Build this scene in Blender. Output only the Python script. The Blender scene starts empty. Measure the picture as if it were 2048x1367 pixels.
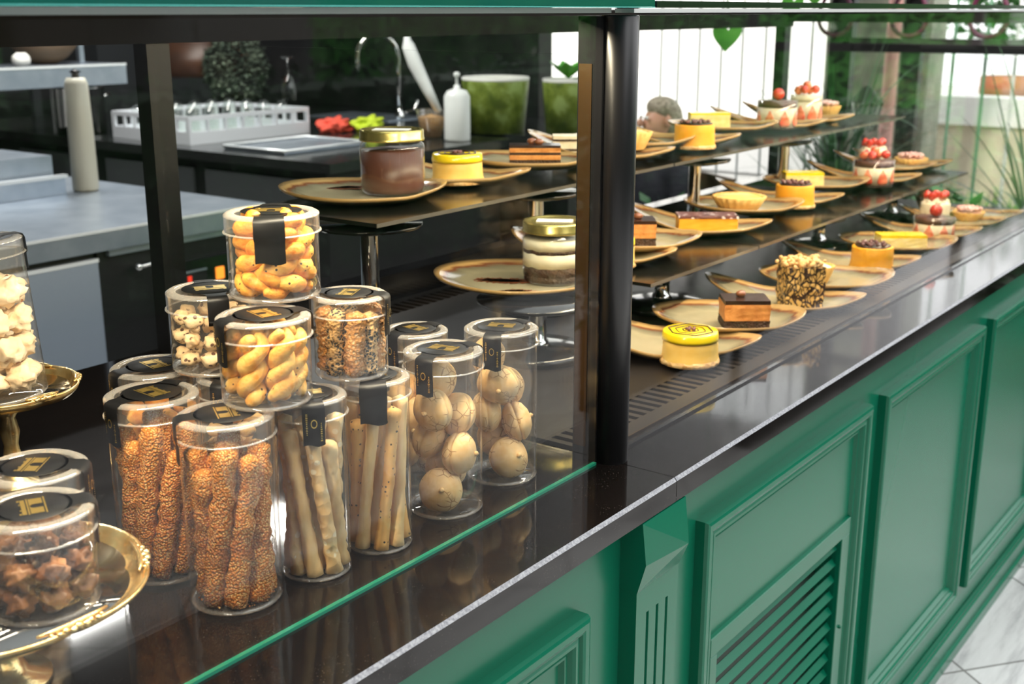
import bpy, bmesh, math, random
from mathutils import Vector, Matrix, noise

# ---------------------------------------------------------------- camera, world, light
S = bpy.context.scene
COL = S.collection
G = 0.93                       # worktop height
FPX = 2390.0
PITCH = math.atan((683.5-20)/FPX)
YAW = math.atan((2850-1024)/math.hypot(FPX, 663.5))
cam_d = bpy.data.cameras.new('camera'); cam = bpy.data.objects.new('camera', cam_d); COL.objects.link(cam)
cam_d.sensor_width = 36; cam_d.lens = FPX/2048*36; cam_d.clip_start = 0.02; cam_d.clip_end = 200
fwd = Vector((math.cos(YAW)*math.cos(PITCH), math.sin(YAW)*math.cos(PITCH), -math.sin(PITCH)))
cam.location = (0, 0, G+.55)
cam.rotation_euler = fwd.to_track_quat('-Z', 'Y').to_euler()
cam_d.dof.use_dof = True; cam_d.dof.focus_distance = 1.35; cam_d.dof.aperture_fstop = 8.0
S.camera = cam
S.view_settings.view_transform = 'Standard'; S.view_settings.look = 'None'
S.view_settings.exposure = 0.12; S.view_settings.gamma = 1; S.view_settings.use_curve_mapping = False
try:
    S.cycles.transparent_max_bounces = 48; S.cycles.max_bounces = 10
    S.cycles.transmission_bounces = 10; S.cycles.glossy_bounces = 6; S.cycles.diffuse_bounces = 4
    S.cycles.caustics_reflective = False; S.cycles.caustics_refractive = False
except Exception: pass
W = bpy.data.worlds.new('world'); S.world = W; W.use_nodes = True
bgn = W.node_tree.nodes['Background']; bgn.inputs[0].default_value = (.985, .985, 1, 1); bgn.inputs[1].default_value = 2.5

def area(name, loc, rot, sx, sy, power, col):
    l = bpy.data.lights.new(name, 'AREA'); l.shape = 'RECTANGLE'; l.size = sx; l.size_y = sy
    l.energy = power; l.color = col
    o = bpy.data.objects.new(name, l); COL.objects.link(o); o.location = loc; o.rotation_euler = rot
    return o
sun_d = bpy.data.lights.new('sun', 'SUN'); sun_d.energy = 4.0; sun_d.angle = math.radians(3); sun_d.color = (1, .95, .86)
sun = bpy.data.objects.new('sun', sun_d); COL.objects.link(sun)
sun.rotation_euler = Vector((0.8, 0.15, -0.55)).to_track_quat('-Z', 'Y').to_euler()
WARM = (1, .80, .52)
area('display_light', (.66, .785, 1.470), (math.radians(18), 0, 0), 1.02, .014, 14.0, (1, .84, .60))
area('display_light', (2.42, .785, 1.470), (math.radians(24), 0, 0), 2.2, .014, 17.0, WARM)
area('kitchen_fill', (3.0, 4.0, 2.72), (0, 0, 0), 1.6, .3, 75, (1, .96, .92))  # fill light without a visible fixture, raised to brighten the kitchen items

# ---------------------------------------------------------------- materials
def nd(nt, t, **k):
    n = nt.nodes.new(t)
    for a, b in k.items(): setattr(n, a, b)
    return n
def mat(name, col=(.5, .5, .5), rough=.5, metal=0, spec=.5, coat=0, emit=None, es=0, sub=0):
    m = bpy.data.materials.new(name); m.use_nodes = True
    b = m.node_tree.nodes['Principled BSDF']
    b.inputs['Base Color'].default_value = (*col, 1); b.inputs['Roughness'].default_value = rough
    b.inputs['Metallic'].default_value = metal; b.inputs['Specular IOR Level'].default_value = spec
    b.inputs['Coat Weight'].default_value = coat; b.inputs['Coat Roughness'].default_value = .08
    if emit: b.inputs['Emission Color'].default_value = (*emit, 1); b.inputs['Emission Strength'].default_value = es
    if sub:
        b.inputs['Subsurface Weight'].default_value = sub; b.inputs['Subsurface Radius'].default_value = (.012, .006, .003)
        b.inputs['Subsurface Scale'].default_value = .5
    return m
def bsdf(m): return m.node_tree.nodes['Principled BSDF']
def coords(nt, scale=1.0, kind='Object'):
    tc = nd(nt, 'ShaderNodeTexCoord'); mp = nd(nt, 'ShaderNodeMapping')
    s = scale if isinstance(scale, (tuple, list)) else (scale,)*3
    mp.inputs['Scale'].default_value = s; nt.links.new(tc.outputs[kind], mp.inputs[0]); return mp.outputs[0]
def ramp(nt, fac, stops):
    r = nd(nt, 'ShaderNodeValToRGB'); nt.links.new(fac, r.inputs[0]); e = r.color_ramp.elements
    while len(e) < len(stops): e.new(.5)
    for i, (p, c) in enumerate(stops): e[i].position = p; e[i].color = (*c, 1)
    return r.outputs[0]
def noise_t(nt, co, scale, detail=3, rough=.55):
    n = nd(nt, 'ShaderNodeTexNoise'); n.inputs['Scale'].default_value = scale
    n.inputs['Detail'].default_value = detail; n.inputs['Roughness'].default_value = rough
    nt.links.new(co, n.inputs[0]); return n.outputs[0]
def voro(nt, co, scale, feature='F1', out='Distance'):
    n = nd(nt, 'ShaderNodeTexVoronoi', feature=feature); n.inputs['Scale'].default_value = scale
    nt.links.new(co, n.inputs[0]); return n.outputs[out]
def bump(nt, m, h, strength=.4, dist=.002):
    b = nd(nt, 'ShaderNodeBump'); b.inputs['Strength'].default_value = strength; b.inputs['Distance'].default_value = dist
    nt.links.new(h, b.inputs['Height']); nt.links.new(b.outputs[0], bsdf(m).inputs['Normal'])
def mixc(nt, fac, a, b):
    x = nd(nt, 'ShaderNodeMix', data_type='RGBA')
    if isinstance(fac, float): x.inputs[0].default_value = fac
    else: nt.links.new(fac, x.inputs[0])
    for i, v in ((6, a), (7, b)):
        if isinstance(v, tuple): x.inputs[i].default_value = (*v, 1)
        else: nt.links.new(v, x.inputs[i])
    return x.outputs[2]
def noisy(name, stops, scale=40, rough=.6, bs=.3, bd=.002, detail=4, kind='Object', spec=.4, coat=0, sub=0, vs=None):
    """colour from noise, bump from the same noise (or voronoi)"""
    m = mat(name, (.5,)*3, rough, spec=spec, coat=coat, sub=sub); nt = m.node_tree
    co = coords(nt, 1.0, kind); n = noise_t(nt, co, scale, detail)
    nt.links.new(ramp(nt, n, stops), bsdf(m).inputs['Base Color'])
    if bs: bump(nt, m, voro(nt, co, vs) if vs else n, bs, bd)
    return m
def thin(name, tint=(1, 1, 1), base=.04, haze=0.0, hazecol=(.9, .9, .9), rough=.02):
    """thin clear sheet: transparent with a Fresnel (Schlick) reflection"""
    m = bpy.data.materials.new(name); m.use_nodes = True; nt = m.node_tree; nt.nodes.clear(); L = nt.links.new
    out = nd(nt, 'ShaderNodeOutputMaterial'); tr = nd(nt, 'ShaderNodeBsdfTransparent'); gl = nd(nt, 'ShaderNodeBsdfGlossy')
    tr.inputs[0].default_value = (*tint, 1); gl.inputs['Roughness'].default_value = rough; gl.inputs[0].default_value = (1, 1, 1, 1)
    ge = nd(nt, 'ShaderNodeNewGeometry'); dt = nd(nt, 'ShaderNodeVectorMath', operation='DOT_PRODUCT')
    L(ge.outputs['Incoming'], dt.inputs[0]); L(ge.outputs['Normal'], dt.inputs[1])
    def mth(op, a, b=None):
        x = nd(nt, 'ShaderNodeMath', operation=op)
        for i, v in enumerate((a, b)):
            if v is None: continue
            if isinstance(v, (int, float)): x.inputs[i].default_value = v
            else: L(v, x.inputs[i])
        return x.outputs[0]
    c = mth('ABSOLUTE', dt.outputs['Value']); p = mth('POWER', mth('SUBTRACT', 1.0, c), 5.0)
    f = mth('ADD', mth('MULTIPLY', p, 1-base), base)
    mx = nd(nt, 'ShaderNodeMixShader'); L(f, mx.inputs[0]); L(tr.outputs[0], mx.inputs[1]); L(gl.outputs[0], mx.inputs[2])
    last = mx.outputs[0]
    if haze:
        df = nd(nt, 'ShaderNodeBsdfDiffuse'); df.inputs[0].default_value = (*hazecol, 1)
        m2 = nd(nt, 'ShaderNodeMixShader'); m2.inputs[0].default_value = haze; L(last, m2.inputs[1]); L(df.outputs[0], m2.inputs[2]); last = m2.outputs[0]
    L(last, out.inputs[0]); return m

M = {}
M['glass'] = thin('pane_glass', (.97, .985, .978), .022)
M['pane2'] = thin('clear_pane', (.98, .985, .98), .016)
M['plastic'] = thin('clear_plastic', (.985, .975, .965), .06, .025, (1, .95, .9))
M['plastic_rim'] = thin('clear_plastic_rim', (.93, .91, .89), .16, .14, (1, .95, .9), .06)
M['jarglass'] = thin('jar_glass', (.97, .985, .97), .06)
M['glass_edge'] = mat('green_glass_edge', (.02, .30, .17), .15, coat=.5)
M['lid_glass'] = mat('teal_glass_lid', (.006, .115, .085), .06, coat=.6)
M['lid_line'] = mat('teal_polished_edge', (.12, .55, .48), .2)
M['alu'] = mat('aluminium', (.74, .74, .75), .42, metal=.3)
M['white_alu'] = mat('white_aluminium', (.88, .88, .87), .4)
M['rail_black'] = mat('matt_black_rail', (.006, .006, .0065), .8, spec=.12)
M['black_gloss'] = mat('black_gloss', (.008, .008, .009), .14, coat=.3)
M['black_metal'] = mat('black_powder_metal', (.009, .009, .010), .34, spec=.6)
M['black_satin'] = mat('black_satin', (.007, .0075, .008), .45, spec=.35)
M['bronze'] = mat('bronze_sheen', (.045, .024, .008), .4, metal=.7)  # deck's brass edge, and the warm reflection painted beside the post
M['chrome'] = mat('chrome', (.8, .8, .78), .06, metal=1)
M['steel'] = noisy('brushed_steel', [(.35, (.34, .40, .48)), (.65, (.46, .52, .60))], 8, .33, 0)
bsdf(M['steel']).inputs['Metallic'].default_value = .75
M['steel_matt'] = mat('grey_blue_steel', (.29, .34, .41), .42, metal=.35)
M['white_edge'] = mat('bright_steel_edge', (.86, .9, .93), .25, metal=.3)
M['dark_wall'] = noisy('dark_tile_wall', [(.4, (.012, .013, .014)), (.65, (.035, .036, .035))], 2.5, .35, .1)
M['grey_wall'] = mat('grey_panel', (.05, .055, .06), .5)
M['black_counter'] = mat('black_counter', (.02, .021, .022), .18, coat=.2)
M['gold'] = mat('gold_foil', (.80, .56, .16), .28, metal=.9)
M['gilt'] = noisy('gilt_metal', [(.3, (.72, .42, .12)), (.7, (.98, .80, .42))], 60, .24, .5, .002)
bsdf(M['gilt']).inputs['Metallic'].default_value = .85
M['mirror'] = mat('tray_mirror', (.10, .10, .10), .05, metal=.9)
M['label_black'] = mat('black_label', (.006, .006, .007), .42, spec=.3)
M['paper'] = mat('white_paper', (.86, .86, .82), .6)
M['gold_lid'] = mat('gold_jar_lid', (.60, .50, .16), .24, metal=.85)

# black granite with fine flecks
m = M['granite'] = mat('black_granite', (.01,)*3, .06, spec=.38); nt = m.node_tree; co = coords(nt, 1.0)
v = voro(nt, co, 330); n2 = noise_t(nt, co, 22, 3)
f1 = ramp(nt, v, [(.0, (1, 1, 1)), (.17, (0, 0, 0))]); f2 = ramp(nt, n2, [(.46, (0, 0, 0)), (.62, (1, 1, 1))])
mu = nd(nt, 'ShaderNodeMath', operation='MULTIPLY'); nt.links.new(f1, mu.inputs[0]); nt.links.new(f2, mu.inputs[1])
nt.links.new(mixc(nt, mu.outputs[0], (.007, .0055, .005), (.20, .16, .13)), bsdf(m).inputs['Base Color'])
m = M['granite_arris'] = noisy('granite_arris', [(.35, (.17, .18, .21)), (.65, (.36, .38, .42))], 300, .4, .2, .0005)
# green lacquer
m = M['green'] = mat('green_lacquer', (.0025, .155, .082), .27, spec=.36, coat=.06)
bsdf(m).inputs['Coat Roughness'].default_value = .16
M['green_shaded'] = mat('green_lacquer_shaded', (.004, .03, .018), .5)  # lacquer darkened to paint the shade behind the louvre slats
# marble floor tiles laid diagonally
m = M['marble'] = mat('marble_tiles', (.7,)*3, .22); nt = m.node_tree
tc = nd(nt, 'ShaderNodeTexCoord'); mp = nd(nt, 'ShaderNodeMapping'); mp.inputs['Rotation'].default_value = (0, 0, math.radians(38))
nt.links.new(tc.outputs['Object'], mp.inputs[0])
br = nd(nt, 'ShaderNodeTexBrick'); br.offset = 0; nt.links.new(mp.outputs[0], br.inputs[0])
br.inputs['Scale'].default_value = 1; br.inputs['Brick Width'].default_value = .42; br.inputs['Row Height'].default_value = .42
br.inputs['Mortar Size'].default_value = .0035; br.inputs['Color1'].default_value = (1, 1, 1, 1); br.inputs['Color2'].default_value = (.80, .80, .80, 1); br.inputs['Mortar'].default_value = (.32, .31, .30, 1)
st = nd(nt, 'ShaderNodeMapping'); st.inputs['Scale'].default_value = (1.2, 9, 1); st.inputs['Rotation'].default_value = (0, 0, .5); nt.links.new(tc.outputs['Object'], st.inputs[0])
mv = ramp(nt, noise_t(nt, st.outputs[0], 2.2, 7, .65), [(.3, (.42, .41, .42)), (.5, (.76, .75, .74)), (.7, (.88, .87, .86))])
mm = nd(nt, 'ShaderNodeMix', data_type='RGBA', blend_type='MULTIPLY'); mm.inputs[0].default_value = 1
nt.links.new(mv, mm.inputs[6]); nt.links.new(br.outputs[0], mm.inputs[7]); nt.links.new(mm.outputs[2], bsdf(m).inputs['Base Color'])

# food
def crust(name, c1, c2, seeds=None, seedcol=(.02, .015, .01), sscale=90, thr=.16, scale=30, rough=.6, bs=.35, bscale=None):
    m = mat(name, c1, rough, spec=.35); nt = m.node_tree; co = coords(nt)
    base = ramp(nt, noise_t(nt, co, scale, 4), [(.32, c1), (.68, c2)])
    if seeds:
        v = voro(nt, co, sscale); mk = ramp(nt, v, [(thr*.8, (1, 1, 1)), (thr, (0, 0, 0))])
        if seeds < 1:
            nn = ramp(nt, noise_t(nt, co, 26, 2), [(.60-.3*seeds, (0, 0, 0)), (.66-.3*seeds, (1, 1, 1))])
            q = nd(nt, 'ShaderNodeMath', operation='MULTIPLY'); nt.links.new(mk, q.inputs[0]); nt.links.new(nn, q.inputs[1]); mk = q.outputs[0]
        base = mixc(nt, mk, base, seedcol)
    nt.links.new(base, bsdf(m).inputs['Base Color'])
    h = voro(nt, co, bscale) if bscale else noise_t(nt, co, scale*4, 3)
    bump(nt, m, h, bs, .003); return m
M['sesame'] = crust('sesame_crust', (.43, .105, .009), (.80, .29, .04), .9, (.95, .58, .20), 430, .42, 24, .5, .9, 430)
M['bread_pale'] = crust('pale_breadstick', (.80, .50, .20), (.93, .73, .40), None, scale=22)
M['bread_flake'] = crust('cheesy_breadstick', (.76, .46, .17), (.93, .74, .42), .5, (.93, .80, .55), 120, .4, 22, .6, .8, 90)
M['bread_nigella'] = crust('nigella_breadstick', (.74, .36, .08), (.92, .64, .26), .8, (.03, .02, .015), 150, .2, 18)
M['poppy'] = crust('poppy_roll', (.62, .34, .12), (.84, .58, .28), .75, (.035, .04, .045), 330, .55, 14, .7, .7, 330)
M['sesame_roll'] = crust('sesame_roll', (.45, .17, .04), (.72, .38, .12), .7, (.80, .55, .30), 300, .4, 20, .55, .7, 300)
M['twist'] = crust('pastry_twist', (.62, .16, .010), (.92, .50, .09), .4, (.05, .02, .01), 160, .22, 60, .5, .45)
M['twist_pale'] = crust('pale_pastry_twist', (.70, .27, .025), (.92, .60, .17), .25, (.05, .02, .01), 150, .2, 60, .5, .45)
m = M['macaroon'] = mat('almond_cookie', (.8, .6, .35), .65, spec=.3); nt = m.node_tree; co = coords(nt)
vv = voro(nt, co, 85, 'DISTANCE_TO_EDGE'); nn = noise_t(nt, co, 60, 4)
bs_ = ramp(nt, nn, [(.3, (.82, .50, .19)), (.7, (.94, .70, .37))])
ck = ramp(nt, vv, [(.0, (1, 1, 1)), (.06, (0, 0, 0))]); gate = ramp(nt, noise_t(nt, co, 34, 2), [(.5, (0, 0, 0)), (.58, (1, 1, 1))])
q = nd(nt, 'ShaderNodeMath', operation='MULTIPLY'); nt.links.new(ck, q.inputs[0]); nt.links.new(gate, q.inputs[1])
nt.links.new(mixc(nt, q.outputs[0], bs_, (.36, .15, .04)), bsdf(m).inputs['Base Color']); bump(nt, m, nn, .35, .002)
M['cream_rock'] = crust('cream_cookie', (.78, .56, .33), (.93, .80, .60), .4, (.45, .18, .08), 60, .2, 26, .7, .9, 70)
M['caramel'] = crust('caramel_cluster', (.10, .035, .015), (.38, .18, .08), .4, (.7, .48, .28), 60, .22, 30, .3, .9, 80)
M['nutty'] = crust('nut_cookie', (.70, .45, .22), (.86, .68, .42), .6, (.10, .04, .02), 120, .3, 26, .6, .6)
M['choc'] = mat('chocolate', (.030, .012, .008), .28, coat=.3)
M['choc_line'] = mat('chocolate_line', (.035, .012, .006), .35)
M['choc_crumb'] = crust('chocolate_crumb', (.035, .018, .010), (.09, .045, .025), None, scale=90, bs=.9, bscale=250)
M['mousse'] = crust('caramel_mousse', (.55, .21, .05), (.74, .33, .09), None, scale=60, bs=.5)
M['cheese'] = noisy('cheesecake', [(.3, (.88, .53, .10)), (.7, (.95, .66, .20))], 30, .5, .15, .001)
M['cheese_gold'] = noisy('golden_cheesecake', [(.3, (.88, .36, .015)), (.7, (.94, .47, .04))], 30, .5, .15, .001)
M['lemon'] = mat('lemon_glaze', (.95, .70, .015), .22, coat=.3)
M['lemon_cake'] = noisy('lemon_cake', [(.3, (.86, .70, .22)), (.7, (.92, .80, .38))], 60, .6, .3, .001)
M['cream'] = noisy('cream', [(.3, (.84, .72, .50)), (.7, (.92, .84, .66))], 40, .5, .4, .002)
M['crumb'] = crust('biscuit_crumb', (.66, .36, .12), (.88, .62, .30), None, scale=60, bs=.8, bscale=120)
M['tart_shell'] = crust('tart_shell', (.74, .40, .10), (.92, .62, .22), None, scale=40, bs=.3)
M['tart_fill'] = noisy('custard', [(.3, (.93, .60, .12)), (.7, (.95, .74, .26))], 20, .3, .1)
M['pink_top'] = crust('sugared_topping', (.62, .22, .18), (.90, .72, .66), .5, (.3, .06, .06), 90, .3, 40, .5, .6)
M['choc_shard'] = crust('chocolate_topping', (.10, .04, .04), (.22, .09, .08), .5, (.84, .74, .72), 90, .35, 40, .4, .5)
m = M['strawberry'] = mat('strawberry', (.70, .03, .02), .28, coat=.4); nt = m.node_tree; co = coords(nt)
vv = voro(nt, co, 190); nt.links.new(mixc(nt, ramp(nt, vv, [(.14, (1, 1, 1)), (.2, (0, 0, 0))]), (.62, .035, .02), (.85, .55, .2)), bsdf(m).inputs['Base Color']); bump(nt, m, vv, .4, .001)
m = M['strawb_cut'] = mat('cut_strawberry', (.8, .1, .05), .3, coat=.4); nt = m.node_tree; co = coords(nt)
nt.links.new(ramp(nt, noise_t(nt, co, 40, 2), [(.35, (.72, .07, .03)), (.65, (.90, .28, .14))]), bsdf(m).inputs['Base Color'])
M['pudding'] = mat('chocolate_pudding', (.115, .042, .026), .35)
m = M['salami'] = mat('chocolate_biscuit_block', (.5,)*3, .4); nt = m.node_tree; co = coords(nt)
vs_ = nd(nt, 'ShaderNodeTexVoronoi', feature='DISTANCE_TO_EDGE'); vs_.inputs['Scale'].default_value = 112
wn = nd(nt, 'ShaderNodeTexNoise'); wn.inputs['Scale'].default_value = 45; nt.links.new(co, wn.inputs[0]); wa = nd(nt, 'ShaderNodeVectorMath', operation='MULTIPLY_ADD'); nt.links.new(wn.outputs[1], wa.inputs[0]); wa.inputs[1].default_value = (.022, .022, .022); nt.links.new(co, wa.inputs[2])
wp = nd(nt, 'ShaderNodeMapping'); wp.inputs['Rotation'].default_value = (0, .5, 0); wp.inputs['Scale'].default_value = (1.25, 1, .6); nt.links.new(wa.outputs[0], wp.inputs[0]); nt.links.new(wp.outputs[0], vs_.inputs[0])
nt.links.new(ramp(nt, vs_.outputs[0], [(.10, (.030, .011, .006)), (.15, (.74, .46, .14))]), bsdf(m).inputs['Base Color']); bump(nt, m, vs_.outputs[0], .5, .002)
# glazed stoneware: brown reactive rim from a vertex attribute
m = M['plate'] = mat('stoneware_glaze', (.5,)*3, .12, spec=.4); nt = m.node_tree
at = nd(nt, 'ShaderNodeAttribute', attribute_name='rim'); co = coords(nt, (1, 5, 1)); n = noise_t(nt, co, 14, 4)
ad = nd(nt, 'ShaderNodeMath', operation='MULTIPLY_ADD'); ad.inputs[1].default_value = .16; nt.links.new(n, ad.inputs[0]); nt.links.new(at.outputs['Fac'], ad.inputs[2])
nt.links.new(ramp(nt, ad.outputs[0], [(.0, (.42, .36, .23)), (.74, (.36, .32, .20)), (.90, (.19, .17, .11)), (.955, (.17, .05, .02)), (1.0, (.44, .28, .11))]), bsdf(m).inputs['Base Color'])
M['plate_under'] = noisy('stoneware_underside', [(.3, (.26, .18, .08)), (.7, (.36, .26, .13))], 30, .3, .05)
M['cocoa'] = crust('cocoa_dust', (.14, .035, .010), (.32, .09, .025), None, scale=200, bs=.6)
# surroundings
M['leaf'] = noisy('leaf_green', [(.3, (.020, .10, .018)), (.7, (.06, .26, .04))], 8, .35, 0)
M['leaf_bright'] = noisy('leaf_bright', [(.3, (.07, .36, .04)), (.7, (.20, .62, .10))], 6, .4, 0)
M['leaf_dark'] = noisy('leaf_dark', [(.3, (.010, .045, .014)), (.7, (.03, .13, .035))], 5, .35, 0)
for k in ('leaf', 'leaf_bright', 'leaf_dark'):
    pass
M['terracotta'] = mat('terracotta', (.45, .14, .07), .8)
M['white_wall'] = mat('white_render', (.86, .85, .83), .8)
M['beige_wall'] = noisy('beige_render', [(.3, (.58, .50, .38)), (.7, (.68, .60, .47))], 4, .85, .1)
M['stone'] = noisy('grey_green_stone', [(.3, (.20, .22, .17)), (.7, (.42, .42, .34))], 6, .8, .3)
M['pink_paint'] = mat('pink_column', (.70, .36, .32), .6)
M['paving'] = noisy('pale_paving', [(.3, (.50, .49, .46)), (.7, (.66, .65, .62))], 3, .7, .05)
M['grass'] = noisy('grass', [(.3, (.08, .22, .03)), (.7, (.22, .40, .08))], 30, .8, .3)
M['bark'] = mat('bark', (.09, .06, .04), .9)
M['skin'] = mat('skin', (.62, .32, .22), .5, sub=.1)
M['hair'] = noisy('grey_brown_hair', [(.35, (.20, .17, .12)), (.65, (.50, .44, .34))], 60, .6, .5)
M['navy'] = noisy('dark_navy_cloth', [(.3, (.008, .010, .016)), (.7, (.018, .02, .03))], 20, .8, .1)
M['rattan'] = mat('dark_wood', (.10, .055, .03), .5)
M['white_plastic'] = mat('white_plastic', (.82, .85, .83), .35)
M['grey_plastic'] = mat('grey_rack_plastic', (.72, .75, .80), .5)
M['bag_green'] = noisy('leaf_print_green', [(.40, (.10, .15, .02)), (.50, (.20, .27, .04)), (.60, (.34, .46, .14))], 9, .4, 0)
M['lime'] = mat('lime_cloth', (.55, .70, .03), .7); M['red_cloth'] = mat('red_cloth', (.80, .10, .06), .7)
M['bread_fill'] = noisy('cookies', [(.3, (.45, .22, .06)), (.7, (.72, .45, .18))], 60, .6, .5)
M['brown_bowl'] = mat('wooden_bowl', (.30, .19, .10), .45)
M['brown_leather'] = noisy('brown_cover', [(.3, (.03, .014, .008)), (.7, (.12, .045, .018))], 4, .4, .1)
M['orange_light'] = mat('orange_switch', (.9, .25, .02), .4, emit=(1, .28, .03), es=1.3)
M['red_light'] = mat('red_digit', (.5, .02, .01), .4, emit=(1, .05, .02), es=.8)
M['cream_enamel'] = mat('cream_enamel', (.62, .60, .50), .35)
M['grid_iron'] = mat('wrought_iron', (.02, .012, .016), .5)
M['burgundy'] = mat('burgundy_ornament', (.10, .01, .04), .4)

# ---------------------------------------------------------------- helpers
def add_box(bm, x0, x1, y0, y1, z0, z1, mi=0, mtx=None):
    vs = [bm.verts.new((x, y, z)) for x in (x0, x1) for y in (y0, y1) for z in (z0, z1)]
    if mtx:
        for v in vs: v.co = mtx @ v.co
    for f in ((0, 1, 3, 2), (4, 6, 7, 5), (0, 4, 5, 1), (2, 3, 7, 6), (0, 2, 6, 4), (1, 5, 7, 3)):
        bm.faces.new([vs[i] for i in f]).material_index = mi
    return vs
def box_bm(*a, bev=0, seg=2):
    bm = bmesh.new(); add_box(bm, *a)
    if bev: bmesh.ops.bevel(bm, geom=bm.edges[:], offset=bev, segments=seg, affect='EDGES', profile=.5)
    return bm
def lathe(bm, prof, seg=40, mtx=None, mi=0, fn=None):
    """prof: list of (r,z) or (r,z,mi) ; r=0 closes"""
    rings = []
    for p in prof:
        r, z = p[0], p[1]
        if r <= 1e-6: rings.append([bm.verts.new((0, 0, z))])
        else:
            ring = []
            for k in range(seg):
                a = 2*math.pi*k/seg; rr = r*(fn(a, z, r) if fn else 1)
                ring.append(bm.verts.new((rr*math.cos(a), rr*math.sin(a), z)))
            rings.append(ring)
    nv = [v for r in rings for v in r]
    for i in range(len(rings)-1):
        A, B = rings[i], rings[i+1]; m_ = prof[i+1][2] if len(prof[i+1]) > 2 else mi
        for k in range(seg):
            k2 = (k+1) % seg
            if len(A) == 1 and len(B) == 1: break
            if len(A) == 1: f = bm.faces.new((A[0], B[k2], B[k]))
            elif len(B) == 1: f = bm.faces.new((A[k], A[k2], B[0]))
            else: f = bm.faces.new((A[k], A[k2], B[k2], B[k]))
            f.material_index = m_; f.smooth = True
    if mtx:
        for v in nv: v.co = mtx @ v.co
    return nv
def tube(bm, pts, rads, seg=10, mi=0, cap=True, closed=False):
    pts = [Vector(p) for p in pts]; n = len(pts)
    if not hasattr(rads, '__len__'): rads = [rads]*n
    up = None; rings = []
    for i in range(n):
        if closed: t = (pts[(i+1) % n]-pts[i-1])
        else: t = pts[min(i+1, n-1)]-pts[max(i-1, 0)]
        t.normalize()
        if up is None:
            up = Vector((0, 0, 1)) if abs(t.z) < .9 else Vector((1, 0, 0))
        x = up-t*up.dot(t); x.normalize(); y = t.cross(x); up = x
        rings.append([bm.verts.new(pts[i]+(x*math.cos(2*math.pi*k/seg)+y*math.sin(2*math.pi*k/seg))*rads[i]) for k in range(seg)])
    rng = n if closed else n-1
    for i in range(rng):
        A, B = rings[i], rings[(i+1) % n]
        for k in range(seg):
            f = bm.faces.new((A[k], A[(k+1) % seg], B[(k+1) % seg], B[k])); f.smooth = True; f.material_index = mi
    if cap and not closed:
        for R_, s in ((rings[0], -1), (rings[-1], 1)):
            c = bm.verts.new(sum((v.co for v in R_), Vector())/seg)
            # slightly domed end
            i = 0 if s < 0 else n-1; j = 1 if s < 0 else n-2
            d = (pts[i]-pts[j]).normalized()*rads[i]*.5; c.co += d
            for k in range(seg):
                f = bm.faces.new((R_[(k+1) % seg], R_[k], c) if s < 0 else (R_[k], R_[(k+1) % seg], c)); f.smooth = True; f.material_index = mi
    return rings
def blob(bm, c, r, rough=.15, sub=2, seed=0, sc=(1, 1, 1), fr=1.5, mi=0, rot=None):
    res = bmesh.ops.create_icosphere(bm, subdivisions=sub, radius=1)
    for v in res['verts']:
        p = v.co.copy(); k = 1+rough*noise.noise(p*fr+Vector((seed*3.1, seed*1.7, seed)))
        q = Vector((p.x*sc[0], p.y*sc[1], p.z*sc[2]))*k*r
        if rot: q = rot @ q
        v.co = q+Vector(c)
    for f in {f for v in res['verts'] for f in v.link_faces}: f.smooth = True; f.material_index = mi
    return res['verts']
def obj(name, bm, m, parent=None, loc=None, smooth=None):
    me = bpy.data.meshes.new(name)
    bmesh.ops.recalc_face_normals(bm, faces=bm.faces[:])
    if smooth:
        for f in bm.faces: f.smooth = True
    bm.to_mesh(me); bm.free()
    for x in (m if isinstance(m, (list, tuple)) else [m]): me.materials.append(M[x] if isinstance(x, str) else x)
    o = bpy.data.objects.new(name, me); COL.objects.link(o)
    if parent: o.parent = parent
    if loc: o.location = loc
    return o
def tag(o, label=None, cat=None, group=None, kind=None):
    if label: o['label'] = label
    if cat: o['category'] = cat
    if group: o['group'] = group
    if kind: o['kind'] = kind
    return o
def thing(name, label, cat, loc=(0, 0, 0), rz=0, group=None):
    o = bpy.data.objects.new(name, None); o.empty_display_size = .03; COL.objects.link(o)
    o.location = loc; o.rotation_euler = (0, 0, rz); return tag(o, label, cat, group)
def struct(name, bm, m): return tag(obj(name, bm, m), kind='structure')
def dup(o, loc=None, rot=None, label=None, group=None, parent=None):
    c = o.copy(); COL.objects.link(c)
    if parent: c.parent = parent
    if loc is not None: c.location = loc
    if rot is not None: c.rotation_euler = rot
    if label: c['label'] = label
    if group: c['group'] = group
    for ch in list(o.children): dup(ch, parent=c)
    return c
used = set()
def first_or_dup(o, loc, rot=(0, 0, 0), label=None, group=None):
    if o.name in used: return dup(o, loc, rot, label, group)
    used.add(o.name); o.location = loc; o.rotation_euler = rot
    if label: o['label'] = label
    if group: o['group'] = group
    return o
R = math.radians
# ---------------------------------------------------------------- setting
struct('floor', box_bm(-6, 6.6, -7, 7, -.1, 0), 'marble')
struct('wall_back', box_bm(-2, 5.75, 6.62, 6.75, 0, 3), 'dark_wall')
struct('wall_right', box_bm(5.62, 5.75, 3.95, 6.62, 0, 3), 'dark_wall')
struct('wall_left', box_bm(-2.1, -2, -7, 6.75, 0, 6.5), 'dark_wall')  # unseen wall, extended forward and raised to block light from the left
struct('ceiling', box_bm(-2.1, 6.7, 1.75, 6.75, 2.9, 3.0), 'grey_wall')
struct('trim_1', box_bm(4.55, 5.62, 6.50, 6.62, 0, 2.9), 'grey_wall')

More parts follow.
